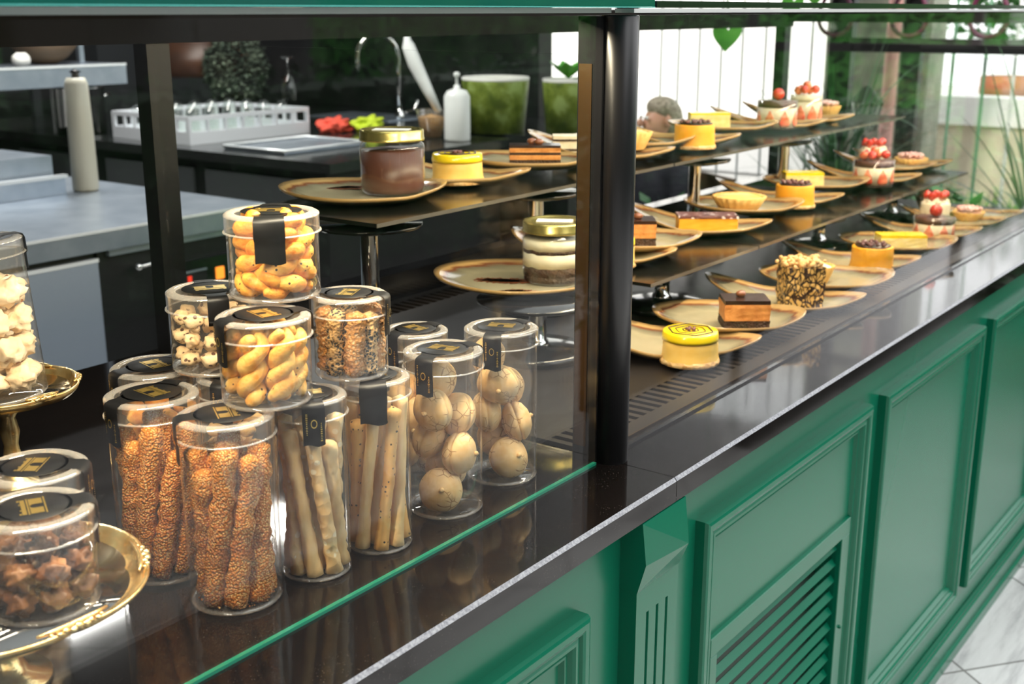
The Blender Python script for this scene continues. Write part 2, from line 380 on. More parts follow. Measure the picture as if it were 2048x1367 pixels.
# cabinet carcass under the worktop
YF = .675
t = thing('counter_cabinet', 'long green lacquered counter cabinet with framed panels and louvres', 'cabinet', (0, 0, 0))
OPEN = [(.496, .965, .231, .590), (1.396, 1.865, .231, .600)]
b = bmesh.new(); add_box(b, .2, 3.70, YF+.035, 1.62, .085, .898); obj('carcass', b, 'green_shaded', t)
b = bmesh.new(); xx = .2
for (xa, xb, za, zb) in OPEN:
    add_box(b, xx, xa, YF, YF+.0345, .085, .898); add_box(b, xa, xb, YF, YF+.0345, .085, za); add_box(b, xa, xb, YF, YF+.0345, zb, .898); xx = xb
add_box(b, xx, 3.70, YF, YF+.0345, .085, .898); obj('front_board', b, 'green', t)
b = bmesh.new()
add_box(b, .2, 3.70, YF-.012, YF, .0, .090); add_box(b, .2, 3.70, YF-.020, YF, .0, .030)
add_box(b, .2, 3.70, YF-.016, YF, .074, .082)
bmesh.ops.bevel(b, geom=b.edges[:], offset=.0018, segments=1, affect='EDGES')
obj('plinth', b, 'green', t)
def frame_ring(bm, x0, x1, z0, z1, prof, y=YF):
    rings = []
    for d, p in prof:
        rings.append([bm.verts.new((x, y-p, z)) for x, z in ((x0+d, z0+d), (x1-d, z0+d), (x1-d, z1-d), (x0+d, z1-d))])
    for A, B in zip(rings, rings[1:]):
        for k in range(4): bm.faces.new((A[k], A[(k+1) % 4], B[(k+1) % 4], B[k]))
    return rings[-1]
PROF = [(0, 0), (0, .014), (.002, .0185), (.006, .020), (.013, .020), (.017, .0185), (.019, .0150), (.0215, .0150), (.024, .0165), (.028, .0165), (.031, .0135), (.034, .0085), (.036, .0085), (.038, .0095), (.041, .0095), (.044, .004), (.046, .001)]
panels = [(.43, 1.045, .165, .815, 1), (1.33, 1.945, .165, .825, 1), (2.02, 2.632, .165, .82, 0), (2.70, 3.31, .165, .82, 0)]
for x0, x1, z0, z1, lou in panels:
    b = bmesh.new(); last = frame_ring(b, x0, x1, z0, z1, PROF)
    fr = obj('panel_moulding', b, 'green', t)
    if not lou:
        b = bmesh.new(); add_box(b, x0+.044, x1-.044, YF-.0015, YF+.002, z0+.044, z1-.044); obj('panel_field', b, 'green', t)
        continue
    zt = z1-.195
    b = bmesh.new(); add_box(b, x0+.044, x1-.044, YF-.003, YF+.002, zt, z1-.044); obj('panel_field', b, 'green', t)
    xa, xb, za, zb = x0+.066, x1-.080, z0+.066, zt-.030
    b = bmesh.new()
    add_box(b, x0+.044, x1-.044, YF-.010, YF+.002, zb, zt); add_box(b, x0+.044, x1-.044, YF-.010, YF+.002, z0+.044, za)
    add_box(b, x0+.044, xa, YF-.0099, YF+.002, za, zb); add_box(b, xb, x1-.044, YF-.0099, YF+.002, za, zb)
    bmesh.ops.bevel(b, geom=[e for e in b.edges], offset=.0012, segments=1, affect='EDGES')
    obj('louvre_frame', b, 'green', t)
    n = int((zb-za)/.0285)
    for k in range(n):
        zc = za+(k+.5)*(zb-za)/n; b = bmesh.new()
        mt = Matrix.Translation(((xa+xb)/2, YF+.003, zc)) @ Matrix.Rotation(R(52), 4, 'X')
        add_box(b, -(xb-xa)/2, (xb-xa)/2, -.0066, .0066, -.0014, .0014, 0, mt)
        obj('louvre_slat', b, 'green', t)
    b = bmesh.new(); blob(b, (xb+.018, YF-.011, z0+.26), .0035, 0); obj('screw_cap', b, 'green', t)
# pilaster
PX0, PX1 = 1.137, 1.240
p = thing('pilaster', 'green fluted pilaster with angular capital below the dark corner post', 'pilaster', (1.19, YF, 0))
b = bmesh.new()
def px(v): return v-1.19
x0, x1, yf = px(PX0), px(PX1), -.024
xs = [x0]; fl = []
for k in range(3):
    c = x0+(x1-x0)*(.27+.23*k); fl.append(c)
    xs += [c-.0032, c-.0015, c+.0015, c+.0032]
xs.append(x1)
def depth(i):
    r = (i-1) % 4
    return yf if i in (0, len(xs)-1) or r in (0, 3) else yf+.006
for (za, zb, grooved) in ((.09, .12, 0), (.12, .770, 1), (.770, .81, 0)):
    lo = [b.verts.new((x, depth(i) if grooved else yf, za)) for i, x in enumerate(xs)]
    hi = [b.verts.new((x, depth(i) if grooved else yf, zb)) for i, x in enumerate(xs)]
    for i in range(len(xs)-1): b.faces.new((lo[i], lo[i+1], hi[i+1], hi[i]))
add_box(b, x0, x1, yf+.007, 0, .09, .81)
for xx in (x0, x1):
    v = [b.verts.new(c) for c in ((xx, yf, .09), (xx, yf+.007, .09), (xx, yf+.007, .81), (xx, yf, .81))]; b.faces.new(v)
sh = obj('pilaster_shaft', b, 'green', p)
b = bmesh.new(); add_box(b, x0-.004, x1+.004, yf-.006, 0, 0, .09); obj('pilaster_base', b, 'green', p)
# capital: block whose lower half tapers back to the shaft
b = bmesh.new()
P = lambda x, y, z: b.verts.new((x, y, z))
a0, a1 = x0-.001, x1+.001
top = [P(a0, 0, .897), P(a1, 0, .897), P(a1, -.030, .897), P(a0, -.030, .897)]
mid = [P(a0, 0, .845), P(a1, 0, .845), P(a1, -.036, .845), P(a0, -.036, .845)]
low = [P(a0, 0, .806), P(a1, 0, .806), P(a1, -.025, .806), P(a0, -.025, .806)]
pk = P(a1-.012, -.043, .842)
b.faces.new(top)
for A, B in ((top, mid), (mid, low)):
    for i in (0, 1, 3):
        b.faces.new((A[i], A[(i+1) % 4], B[(i+1) % 4], B[i]))
b.faces.new(low)
b.faces.new((top[2], top[3], pk)); b.faces.new((top[2], pk, mid[2])); b.faces.new((top[3], mid[3], pk))
b.faces.new((mid[2], pk, low[2])); b.faces.new((pk, low[3], low[2])); b.faces.new((pk, mid[3], low[3]))
obj('capital', b, 'green', p)

# granite worktops
XS = 1.216
def slab(name, x0, x1, y0, y1, label):
    t = thing(name, label, 'worktop', ((x0+x1)/2, y0, G)); cx = (x0+x1)/2
    b = bmesh.new(); add_box(b, x0-cx, x1-cx, .0035, y1-y0, -.032, 0); obj('slab', b, 'granite', t)
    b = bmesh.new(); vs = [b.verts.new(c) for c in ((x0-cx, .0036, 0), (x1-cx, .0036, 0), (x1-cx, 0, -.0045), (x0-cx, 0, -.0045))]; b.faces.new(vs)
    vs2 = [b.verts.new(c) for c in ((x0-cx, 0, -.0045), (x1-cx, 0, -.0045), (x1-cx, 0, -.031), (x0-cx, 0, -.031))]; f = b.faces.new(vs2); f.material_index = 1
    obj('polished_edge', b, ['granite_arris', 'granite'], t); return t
slab('granite_worktop', .2, XS-.0006, .645, 1.63, 'black granite worktop slab with pale edge, left, carrying the cookie jars')
slab('granite_worktop', XS+.0006, 3.70, .645, .762, 'narrow black granite ledge in front of the cake display, right of the joint')

# ---------------------------------------------------------------- display case
def plain(name, bm, m, label, cat, group=None): return tag(obj(name, bm, m), label, cat, group)
# chilled deck with slotted grilles
t = thing('chilled_deck', 'dark metal deck of the cake display with slotted air grilles', 'display deck', (2.4, .765, G))
def dk(x0, x1, y0, y1, z0, z1): return (x0-2.4, x1-2.4, y0-.765, y1-.765, z0-G, z1-G)
DX0, DX1 = 1.225, 3.58
b = bmesh.new(); add_box(b, *dk(DX0, DX1, .765, .792, G-.03, G+.003)); add_box(b, *dk(DX0, DX1, .845, 1.462, G-.03, G+.003)); add_box(b, *dk(DX0, DX1, 1.515, 1.63, G-.03, G+.003))
b2 = bmesh.new(); add_box(b2, *dk(DX0, DX1, .792, 1.515, G-.0215, G-.0195)); obj('slot_shade', b2, 'rail_black', t)  # black sheet standing in for the shade inside the grille slots
M['deck'] = mat('dark_bronze_deck', (.018, .014, .011), .40, metal=.15, spec=.3); obj('deck_plate', b, 'deck', t)
b = bmesh.new(); add_box(b, *dk(DX0, DX1, .763, .765, G-.001, G+.0042)); obj('brass_edge', b, 'bronze', t)
for y0, y1 in ((.792, .845), (1.462, 1.515)):
    b = bmesh.new(); x = DX0
    while x < DX1-.01:
        add_box(b, *dk(x, x+.0105, y0, y1, G-.006, G+.003)); x += .0215
    obj('air_grille', b, 'deck', t)
b = bmesh.new(); add_box(b, *dk(DX0+.02, DX1-.01, 1.535, 1.580, G+.003, G+.055)); obj('rear_sill', b, 'black_gloss', t)
# front panes
def pane(name, x0, x1, y0, y1, z0, z1, label, mats=('glass',), cat='glass pane', edge=None):
    c = ((x0+x1)/2, (y0+y1)/2, z0); t = thing(name, label, cat, c)
    b = bmesh.new(); add_box(b, x0-c[0], x1-c[0], y0-c[1], y1-c[1], .003, z1-z0); obj('pane', b, mats[0], t)
    if edge: b = bmesh.new(); add_box(b, x0-c[0], x1-c[0], y0-c[1]-.0003, y1-c[1]+.0003, 0, .0032); obj('polished_edge', b, edge, t)
    return t
pane('front_glass', .2, 1.194, .748, .752, G, 1.474, 'clear front glass with green lower edge guarding the cookie jars', edge='glass_edge')
pane('front_glass', 1.247, 3.58, .747, .753, G, 1.474, 'clear front glass pane in front of the cakes, right of the post', edge='black_gloss', mats=('pane2',))
pane('divider_glass', 1.203, 1.208, .786, 1.575, G, 1.43, 'clear glass partition between the cookie jars and the chilled cakes', mats=('pane2',))
pane('end_glass', 3.585, 3.59, .77, 1.57, G, 1.43, 'clear glass at the far right end of the cake display', mats=('pane2',))
# corner post
t = thing('corner_post', 'round black metal post between the two front glass panes', 'post', (1.222, .745, G))
b = bmesh.new(); lathe(b, [(0, 0), (.0225, 0), (.0225, .543), (.0215, .5445), (0, .5445)], 48); obj('post_tube', b, 'black_metal', t)
b = bmesh.new(); add_box(b, -.026, -.006, .006, .040, 0, .5435); obj('partition_channel', b, 'black_gloss', t)
b = bmesh.new(); add_box(b, -.0272, -.026, .020, .038, .02, .49); obj('bronze_sheen', b, 'bronze', t)  # warm light on the black flange, put in as bronze colour
b = bmesh.new(); add_box(b, .006, .012, .006, .03, 0, .5435); obj('seal_strip', b, 'white_alu', t)
# rear frame
t = thing('rear_frame', 'black metal rear frame of the glass display case', 'display frame', (2.3, 1.6, G))
b = bmesh.new(); add_box(b, .2-2.3, 3.63-2.3, -.02, .02, .50, .552); obj('top_rail', b, 'rail_black', t)
for x in (1.219, 3.600):
    b = bmesh.new(); add_box(b, x-.022-2.3, x+.022-2.3, -.016, .016, .0035 if x > 2 else 0, .4995); obj('upright', b, 'black_satin', t)
b = bmesh.new(); add_box(b, 3.58-2.3, 3.60-2.3, -.85, -.02, .515, .552); obj('side_rail', b, 'black_satin', t)
# aluminium light profiles
plain('light_profile', box_bm(.2, 1.198, .742, .768, 1.4768, 1.4822), 'alu', 'pale aluminium light strip under the teal glass top, above the cookies', 'light strip')
plain('light_profile', box_bm(1.248, 3.60, .742, .768, 1.4768, 1.4815), 'white_alu', 'white light strip along the top of the cake display glass', 'light strip')
t = thing('teal_glass_canopy', 'thick teal glass top over the cookie section', 'glass top', (.73, .71, 1.4826))
b = bmesh.new(); add_box(b, -.53, .51, 0, .93, .0012, .026); obj('top_sheet', b, 'lid_glass', t)
b = bmesh.new(); add_box(b, -.53, .51, -.0006, .012, 0, .0011); obj('polished_edge', b, 'lid_line', t)
t = thing('clear_glass_canopy', 'thin clear glass top with dark edge over the cake section', 'glass top', (2.44, .71, 1.4826))
b = bmesh.new(); add_box(b, -1.195, 1.18, .006, .93, .001, .007); obj('top_sheet', b, 'glass', t)
b = bmesh.new(); add_box(b, -1.195, 1.18, 0, .006, 0, .0075); obj('dark_edge', b, 'black_gloss', t)
for k in range(3):
    x = 1.33+.42*k
# shelves and their stands
def shelf(name, x0, x1, y0, y1, z, label):
    t = thing(name, label, 'shelf', ((x0+x1)/2, (y0+y1)/2, z-.006)); w, d = (x1-x0)/2, (y1-y0)/2
    b = box_bm(-w, w, -d, d, 0, .006); M.setdefault('shelf', mat('smoked_shelf', (.008, .008, .007), .16, spec=.35)); obj('shelf_board', b, 'shelf', t)
    b = box_bm(-w, w, -d-.0012, -d, 0, .006); M.setdefault('shelf_edge', mat('shelf_front_edge', (.20, .18, .155), .22, metal=.5)); obj('front_edge', b, 'shelf_edge', t)
ZM, ZT = 1.032, 1.180
shelf('display_shelf', 1.735, 2.155, .985, 1.235, ZM, 'middle smoked shelf holding the chocolate square, nearest the black post')
shelf('display_shelf', 2.160, 2.985, .985, 1.235, ZM, 'middle smoked shelf under the fluted tart and coffee cheesecake')
shelf('display_shelf', 2.990, 3.55, .985, 1.235, ZM, 'middle smoked shelf at the far right under the strawberry cup')
shelf('display_shelf', 1.27, 2.155, 1.18, 1.45, ZT, 'top smoked shelf holding the brown pudding jar')
shelf('display_shelf', 2.160, 2.985, 1.18, 1.45, ZT, 'top smoked shelf under the coffee cheesecake and green slice')
shelf('display_shelf', 2.990, 3.55, 1.18, 1.45, ZT, 'top smoked shelf at the far right under the dessert cups')
def stand(x, y, ztop, label, rt_=.08, rb=.075, drop=.016):
    h = ztop-G-.0032; t = thing('shelf_stand', label, 'stand', (x, y, G+.0031), 0, 'shelf stands in the cake display')
    b = bmesh.new(); lathe(b, [(0, 0), (rb*.96, 0), (rb, .003), (rb, .011), (rb*.93, .016), (rb*.4, .021), (0, .022)], 48); obj('stand_base', b, 'black_gloss', t)
    b = bmesh.new(); lathe(b, [(.019, .0215), (.018, .026), (.0145, .029), (.0145, h-.018-drop), (.018, h-.014-drop)], 32); obj('column', b, 'chrome', t)
    b = bmesh.new(); d = drop; lathe(b, [(0, h-.014-d), (rt_*.5, h-.014-d), (rt_*.97, h-.006-d), (rt_, h-.003-d), (rt_, h-d), (.018, h-d), (.018, h), (0, h)], 48); obj('support_disc', b, 'black_gloss', t)
    return t
stand(1.365, 1.285, ZT-.006, 'tall chrome stand with black disc under the brown pudding jar', .085)
stand(1.80, 1.27, ZT-.006, 'tall chrome stand under the top shelf, just left of the post')
stand(2.43, 1.275, ZT-.006, 'tall chrome stand under the coffee cheesecake on the top shelf')
stand(2.915, 1.275, ZT-.006, 'tall chrome stand beneath the strawberry cup on the top shelf', .07)
stand(1.545, 1.085, ZM-.002, 'short stand with wide black disc carrying the tiramisu plate', .10, .085, 0)
stand(1.955, 1.085, ZM-.006, 'short chrome stand with round black base behind the chocolate square', .06, .085)
stand(2.69, 1.075, ZM-.006, 'short chrome stand under the middle shelf behind the yellow slice', .06)
stand(3.19, 1.075, ZM-.006, 'short chrome stand under the strawberry cup on the middle shelf', .06)
# ---------------------------------------------------------------- plates
def plate_mesh(L, Wd, point, lift, under=True):
    """L length, Wd width, point: 0 oval .. 1 leaf with a pointed +X tip, lift: how far the -X end curls up"""
    b = bmesh.new(); NA, NR = 72, 14; lay = b.verts.layers.float.new('rim')
    def P(a, r):
        c, s = math.cos(a), math.sin(a)
        x = c*L/2; wid = Wd/2*(1-point*.40*max(0, c)**2.2)*(1+.22*point*(-c if c < 0 else 0))
        y = s*wid
        if point: y *= (1-.10*point*c); x *= 1+.0*s
        return x*r, y*r
    def H(x, y, r):
        z = .007+.013*max(0, (r-.62)/.38)**1.6
        u = max(0, -x/(L/2)-.12)/.88
        z += lift*u**1.35
        if point: z += .010*max(0, x/(L/2)-.6)/.4
        return z
    top, bot = [], []
    for j in range(NR+1):
        r = j/NR
        if j == 0:
            v = b.verts.new((0, 0, H(0, 0, 0))); v[lay] = 0; top.append([v]); v = b.verts.new((0, 0, 0)); v[lay] = 0; bot.append([v]); continue
        ra, rb_ = [], []
        for k in range(NA):
            a = 2*math.pi*k/NA; x, y = P(a, r); z = H(x, y, r)
            v = b.verts.new((x, y, z)); v[lay] = r; ra.append(v)
            x2, y2 = P(a, r*.985); zz = z-.0055 if r > .5 else 0 if r <= .45 else z-.0055
            u = max(0, -x/(L/2)-.12)
            v = b.verts.new((x2, y2, max(0, zz) if u <= 0 or r < .5 else max(0, z-.0058))); v[lay] = r; rb_.append(v)
        top.append(ra); bot.append(rb_)
    for grid, mi in ((top, 0), (bot, 1)):
        for k in range(NA):
            f = b.faces.new((grid[0][0], grid[1][k], grid[1][(k+1) % NA])); f.smooth = True; f.material_index = mi
        for j in range(1, NR):
            for k in range(NA):
                f = b.faces.new((grid[j][k], grid[j+1][k], grid[j+1][(k+1) % NA], grid[j][(k+1) % NA])); f.smooth = True; f.material_index = mi
    for k in range(NA):
        f = b.faces.new((top[-1][k], bot[-1][k], bot[-1][(k+1) % NA], top[-1][(k+1) % NA])); f.smooth = True
    return b
protos = {}
PG = 'stoneware plates in the cake display'
def plate(kind, x, y, z, ang, label, s=1.0, tip=None):
    dims = {'leaf': (.305, .178, 1, .042), 'oval': (.268, .205, .12, .006), 'big': (.290, .262, .10, .006)}[kind]
    a = R(ang)
    if tip: x, y = tip[0]-math.cos(a)*dims[0]*s/2, tip[1]-math.sin(a)*dims[0]*s/2
    if kind not in protos:
        o = obj('dessert_plate', plate_mesh(*dims), ['plate', 'plate_under']); protos[kind] = o.data
        tag(o, label, 'plate', PG)
    else:
        o = bpy.data.objects.new('dessert_plate', protos[kind]); COL.objects.link(o); tag(o, label, 'plate', PG)
    o.location = (x, y, z); o.rotation_euler = (0, 0, a); o.scale = (s, s, s); return o
PT = .0072    # top of a plate's well
ZD = G+.0031
A = -58
plate('leaf', 0, 0, ZD, A, 'leaf-shaped stoneware plate at the front left, under the yellow cheesecake with chocolate swirl', tip=(1.775, .795))
plate('oval', 1.873, .905, ZD+.0115, -61, 'oval stoneware plate under the chocolate square with a hazelnut, on the lowest deck')
plate('leaf', 0, 0, ZD, A, 'leaf-shaped stoneware plate under the nut and chocolate block', tip=(2.175, .767))
plate('oval', 2.285, .892, ZD+.0115, -61, 'oval stoneware plate under the small tart behind the nut block')
plate('leaf', 0, 0, ZD, A, 'leaf-shaped stoneware plate under the lowest cheesecake with coffee topping', tip=(2.595, .80))
plate('oval', 2.745, .905, ZD+.0115, -61, 'oval stoneware plate under the yellow slice on the lowest deck')
plate('leaf', 0, 0, ZD, A, 'leaf-shaped stoneware plate under the lowest strawberry cup', tip=(3.05, .797))
plate('leaf', 0, 0, ZD+.006, A, 'leaf-shaped stoneware plate under the lowest cream dessert with berries', tip=(3.225, .785), s=.9)
plate('leaf', 0, 0, ZD+.0005, A, 'leaf-shaped stoneware plate under the lowest tart, far right', tip=(3.40, .785), s=.9)
plate('big', 1.594, 1.157, ZM+.0002, -50, 'wide oval stoneware plate dusted with cocoa, under the tiramisu jar')
plate('leaf', 0, 0, ZM, A, 'leaf-shaped stoneware plate on the middle shelf just right of the black post', tip=(1.909, 1.03))
plate('oval', 1.955, 1.155, ZM+.0115, -61, 'oval stoneware plate on the middle shelf under the crumbly chocolate square')
plate('leaf', 0, 0, ZM, A, 'leaf-shaped stoneware plate under the marbled slice on the middle shelf', tip=(2.297, 1.02))
plate('oval', 2.46, 1.165, ZM+.0115, -61, 'oval stoneware plate under the fluted yellow tart on the middle shelf')
plate('leaf', 0, 0, ZM, A, 'leaf-shaped stoneware plate under the coffee-topped cheesecake on the middle shelf', tip=(2.745, 1.04))
plate('oval', 2.905, 1.18, ZM+.0115, -61, 'oval stoneware plate under the yellow slice on the middle shelf')
plate('leaf', 0, 0, ZM, A, 'leaf-shaped stoneware plate under the strawberry cup on the middle shelf', tip=(3.215, 1.01))
plate('leaf', 0, 0, ZM+.0115, A, 'leaf-shaped stoneware plate on the middle shelf, under the cream dessert with cut berries', tip=(3.41, 1.03), s=.95)
plate('leaf', 0, 0, ZM, A, 'leaf-shaped stoneware plate on the middle shelf, far right, under a berry tart', tip=(3.585, 1.04), s=.95)
plate('big', 1.435, 1.36, ZT, -52, 'wide stoneware plate with cocoa streak under the brown pudding jar', s=.95)
plate('leaf', 0, 0, ZT, A, 'leaf-shaped stoneware plate on the top shelf under the yellow cheesecake', tip=(1.735, 1.235))
plate('oval', 1.86, 1.325, ZT+.0115, -61, 'oval stoneware plate on the top shelf under the striped chocolate cake')
plate('leaf', 0, 0, ZT, A, 'leaf-shaped stoneware plate on the top shelf, its curled end left of the post', tip=(2.19, 1.195))
plate('oval', 2.275, 1.345, ZT+.0115, -61, 'oval stoneware plate on the top shelf under the filled tart beside the post')
plate('leaf', 0, 0, ZT, A, 'leaf-shaped stoneware plate on the top shelf under the coffee-topped cheesecake', tip=(2.525, 1.21))
plate('oval', 2.70, 1.345, ZT+.0115, -61, 'oval stoneware plate on the top shelf under the pale green slice')
plate('leaf', 0, 0, ZT, A, 'leaf-shaped stoneware plate on the top shelf under the cup with one strawberry', tip=(3.01, 1.20))
plate('leaf', 0, 0, ZT, A, 'leaf-shaped stoneware plate on the top shelf under the layered cream cup', tip=(3.20, 1.20))
# ---------------------------------------------------------------- cakes
def strawb(bm, c, s=.013, rot=0, mi=0, seed=0):
    m = Matrix.Translation(c) @ Matrix.Rotation(rot, 4, 'X') @ Matrix.Rotation(seed*1.3, 4, 'Z')
    lathe(bm, [(0, -s*1.0), (s*.45, -s*.75), (s*.85, -s*.1), (s*.92, s*.4), (s*.7, s*.85), (0, s*.98)], 14, m, mi)
def cheesecake(x, y, z, kind, label, r=.0445, h=.052, group='cheesecakes on plates'):
    t = thing('cheesecake', label, 'cheesecake', (x, y, z), random.uniform(0, 3), group)
    b = bmesh.new(); wob = lambda a, zz, rr: 1+.012*math.sin(a*3+zz*60)+.008*math.sin(a*7)
    top = h-.010 if kind == 'web' else h
    lathe(b, [(0, 0), (r*1.045, 0), (r*1.05, .004), (r*1.0, .012), (r*.985, top*.6), (r*.975, top-.002), (r*.95, top), (0, top)], 56, fn=wob)
    b2 = bmesh.new(); lathe(b2, [(r*1.0, .0002), (r*1.075, .0006), (r*1.07, .005), (r*1.02, .009)], 64, fn=lambda a, zz, rr: 1+.02*noise.noise(Vector((math.cos(a)*6, math.sin(a)*6, zz*200)))); obj('crumb_base', b2, 'crumb', t)
    obj('cake_body', b, 'cheese' if kind == 'web' else 'cheese_gold', t)
    if kind == 'web':
        b = bmesh.new(); rr = random.Random(3)
        lathe(b, [(r*.95, top-.003), (r*1.0, top-.0045), (r*1.005, top), (r*.985, h-.002), (r*.95, h), (0, h)], 56, fn=lambda a, zz, q: 1+.006*math.sin(a*5+1)); obj('lemon_glaze', b, 'lemon', t)
        b = bmesh.new()
        for k in range(3):
            q = r*(.82-.26*k); pts = []
            for i in range(40):
                a = i/40*2*math.pi; w = q*(1-.13*abs(math.sin(a*3)))
                pts.append((w*math.cos(a), w*math.sin(a), h+.0003))
            tube(b, pts, .0009+.0004*(k == 0), 5, closed=True)
        obj('chocolate_web', b, 'choc_line', t)
        b = bmesh.new()
        for k in range(5): blob(b, (.006*math.cos(k*1.25), .006*math.sin(k*1.25), h+.0015), .0035, .3, 1, k)
        obj('silver_sprinkle', b, 'choc_shard', t)
    else:
        b = bmesh.new(); lathe(b, [(0, h+.0002), (r*.84, h+.0002), (r*.82, h+.0028), (0, h+.0034)], 40, fn=lambda a, zz, q: 1+.05*math.sin(5*a)); obj('chocolate_disc', b, 'choc_line', t)
        b = bmesh.new(); rr = random.Random(5)
        for k in range(20):
            a = k*2.4; q = r*.74*math.sqrt((k+.5)/20); blob(b, (q*math.cos(a), q*math.sin(a), h+.006), .0065, .1, 1, k, (1, .62, .6), rot=Matrix.Rotation(rr.uniform(0, 3), 3, 'Z'))
        obj('coffee_bean_topping', b, 'choc_shard', t)
    return t
ROT = -53.6
def square_cake(x, y, z, label, w=.075, d=.055, h=.046, layers=None, top='choc', nuts=2, rot=ROT, crumbly=False, name='chocolate_square', cat='cake'):
    t = thing(name, label, cat, (x, y, z), R(rot))
    L_ = layers or [('choc_crumb', .30), ('mousse', .56), (top, .14)]; zz = 0
    for i, (mm_, fr_) in enumerate(L_):
        hh = fr_*h; e = .001 if i % 2 else .0
        b = bmesh.new(); add_box(b, -w/2-e*(i == len(L_)-1), w/2+e*(i == len(L_)-1), -d/2-e, d/2+e, zz, zz+hh)
        bmesh.ops.subdivide_edges(b, edges=b.edges[:], cuts=4, use_grid_fill=True)
        for v in b.verts:
            k = .0010 if mm_ not in ('choc', 'lemon') else .0003
            v.co += Vector((noise.noise(v.co*150+Vector((i, 0, 0))), noise.noise(v.co*150+Vector((9, i, 0))), 0))*k*1.6
        obj({'choc': 'chocolate_glaze', 'choc_crumb': 'chocolate_base', 'mousse': 'mousse_layer', 'lemon': 'lemon_glaze', 'cream': 'cream_layer', 'lemon_cake': 'lemon_layer', 'cheese_gold': 'custard_layer', 'pink_top': 'sugared_topping', 'cheese': 'custard_layer'}.get(mm_, 'cake_layer'), b, mm_, t, smooth=False); zz += hh
    for k in range(nuts):
        b = bmesh.new(); blob(b, (0, 0, 0), .0085, .1, 2, k, (1.1, .85, .75)); M.setdefault('hazel', mat('glazed_hazelnut', (.26, .09, .04), .25, coat=.4)); obj('hazelnut', b, 'hazel', t, loc=(-.006+.013*k, .004-.006*k, zz+.005))
    return t
def tart(x, y, z, label, r=.042, fill='tart_fill', top=None, h=.030, bite=False):
    t = thing('tart', label, 'tart', (x, y, z), random.uniform(0, 1), 'tarts on plates')
    b = bmesh.new(); fl = lambda a, zz, rr: 1+(.045*math.cos(a*22)*min(1, zz/h*1.2) if rr > r*.55 else 0)
    lathe(b, [(0, 0), (r*.66, 0), (r*.70, .002), (r*.86, h*.55), (r, h), (r*.97, h+.001), (r*.90, h-.003)], 88, fn=fl); obj('pastry_shell', b, 'tart_shell', t)
    b = bmesh.new(); lathe(b, [(r*.905, h-.004), (r*.6, h+.001), (r*.25, h+.003), (0, h+.0035)], 40, fn=lambda a, zz, rr: 1+.01*math.sin(a*4)); obj('filling', b, fill, t)
    if top:
        b = bmesh.new(); rr = random.Random(int(x*100))
        for k in range(26):
            a = k*2.4; q = r*.74*math.sqrt((k+.5)/26); blob(b, (q*math.cos(a), q*math.sin(a), h+.006+.006*(1-q/r)), .0085, .3, 1, k, (1, .8, .8))
        obj('topping', b, top, t)
    return t
def cup(x, y, z, label, r=.040, h=.058, berry='one', cone=True):
    h *= 1.16
    t = thing('dessert_cup', label, 'dessert cup', (x, y, z), R(ROT), 'dessert cups with strawberries')
    b = bmesh.new(); lathe(b, [(0, .0012), (r*.97, .0012), (r, .003), (r, h), (r*.985, h+.0005)], 48); obj('cup', b, 'jarglass', t)
    b = bmesh.new(); lathe(b, [(0, .002), (r*.955, .002), (r*.955, .008), (0, .008)], 40); obj('sponge_base', b, 'choc_crumb' if cone else 'crumb', t)
    b = bmesh.new(); lathe(b, [(0, .008), (r*.95, .008), (r*.95, h*.775), (0, h*.775)], 40, fn=lambda a, zz, q: 1); obj('cream_layer', b, 'cream', t)
    b = bmesh.new(); lathe(b, [(0, h*.78), (r*.955, h*.74), (r*.955, h*.95), (0, h*.97)], 40, fn=None); obj('chocolate_layer', b, 'pudding' if cone else 'cream', t)
    for k in range(8):
        a = k*math.pi/4+.2; s = .0125
        b = bmesh.new(); m = Matrix.Translation((r*.955*math.cos(a), r*.955*math.sin(a), .0085)) @ Matrix.Rotation(a, 4, 'Z') @ Matrix.Diagonal((.18, 1, 1, 1))
        lathe(b, [(0, 0), (s*.9, .001), (s*1.15, .009), (s*.85, .022), (0, .041)], 14, m); obj('strawberry_half', b, 'strawb_cut', t)
    b = bmesh.new()
    if berry == 'one':
        strawb(b, (0, 0, h+.012), .0165, 1.35, 0, 1); obj('strawberry', b, 'strawberry', t)
    else:
        b.free()
        for k in range(6):
            b = bmesh.new(); a = k*1.05; q = r*.52 if k < 5 else 0
            strawb(b, (0, 0, 0), .0125, 1.1+k, 0, k); obj('strawberry_piece', b, 'strawb_cut' if k % 2 else 'strawberry', t, loc=(q*math.cos(a), q*math.sin(a), h+.0105+(.010 if k == 5 else 0)))
    return t
def cream_dessert(x, y, z, label, r=.036, h=.066, body='cream', berries=5):
    t = thing('cream_dessert', label, 'dessert', (x, y, z), R(ROT), 'cream desserts with berries')
    b = bmesh.new(); lathe(b, [(0, 0), (r, 0), (r, .004), (r, h*.82), (r*.98, h*.86), (r*.80, h*.93), (0, h)], 48, fn=lambda a, zz, q: 1+.008*math.sin(a*9)); obj('cream_body', b, body, t)
    b = bmesh.new(); rr = random.Random(int(y*1000))
    for k in range(16):
        a = k*2.4; q = r*.80*math.sqrt((k+.5)/16); blob(b, (q*math.cos(a), q*math.sin(a), h*.92), .0085, .25, 1, k)
    obj('cream_curls', b, 'cream', t)
    for k in range(berries):
        b = bmesh.new(); a = k*1.3; q = r*.6; strawb(b, (0, 0, 0), .0115, .8+k, 0, k); obj('strawberry_piece', b, 'strawberry', t, loc=(q*math.cos(a), q*math.sin(a), h+.011))
    return t
random.seed(4)
DP, DO = ZD+PT, ZD+.0115+PT
cheesecake(1.640, .856, DP, 'web', 'yellow cheesecake with chocolate swirl on the lowest deck, front left')
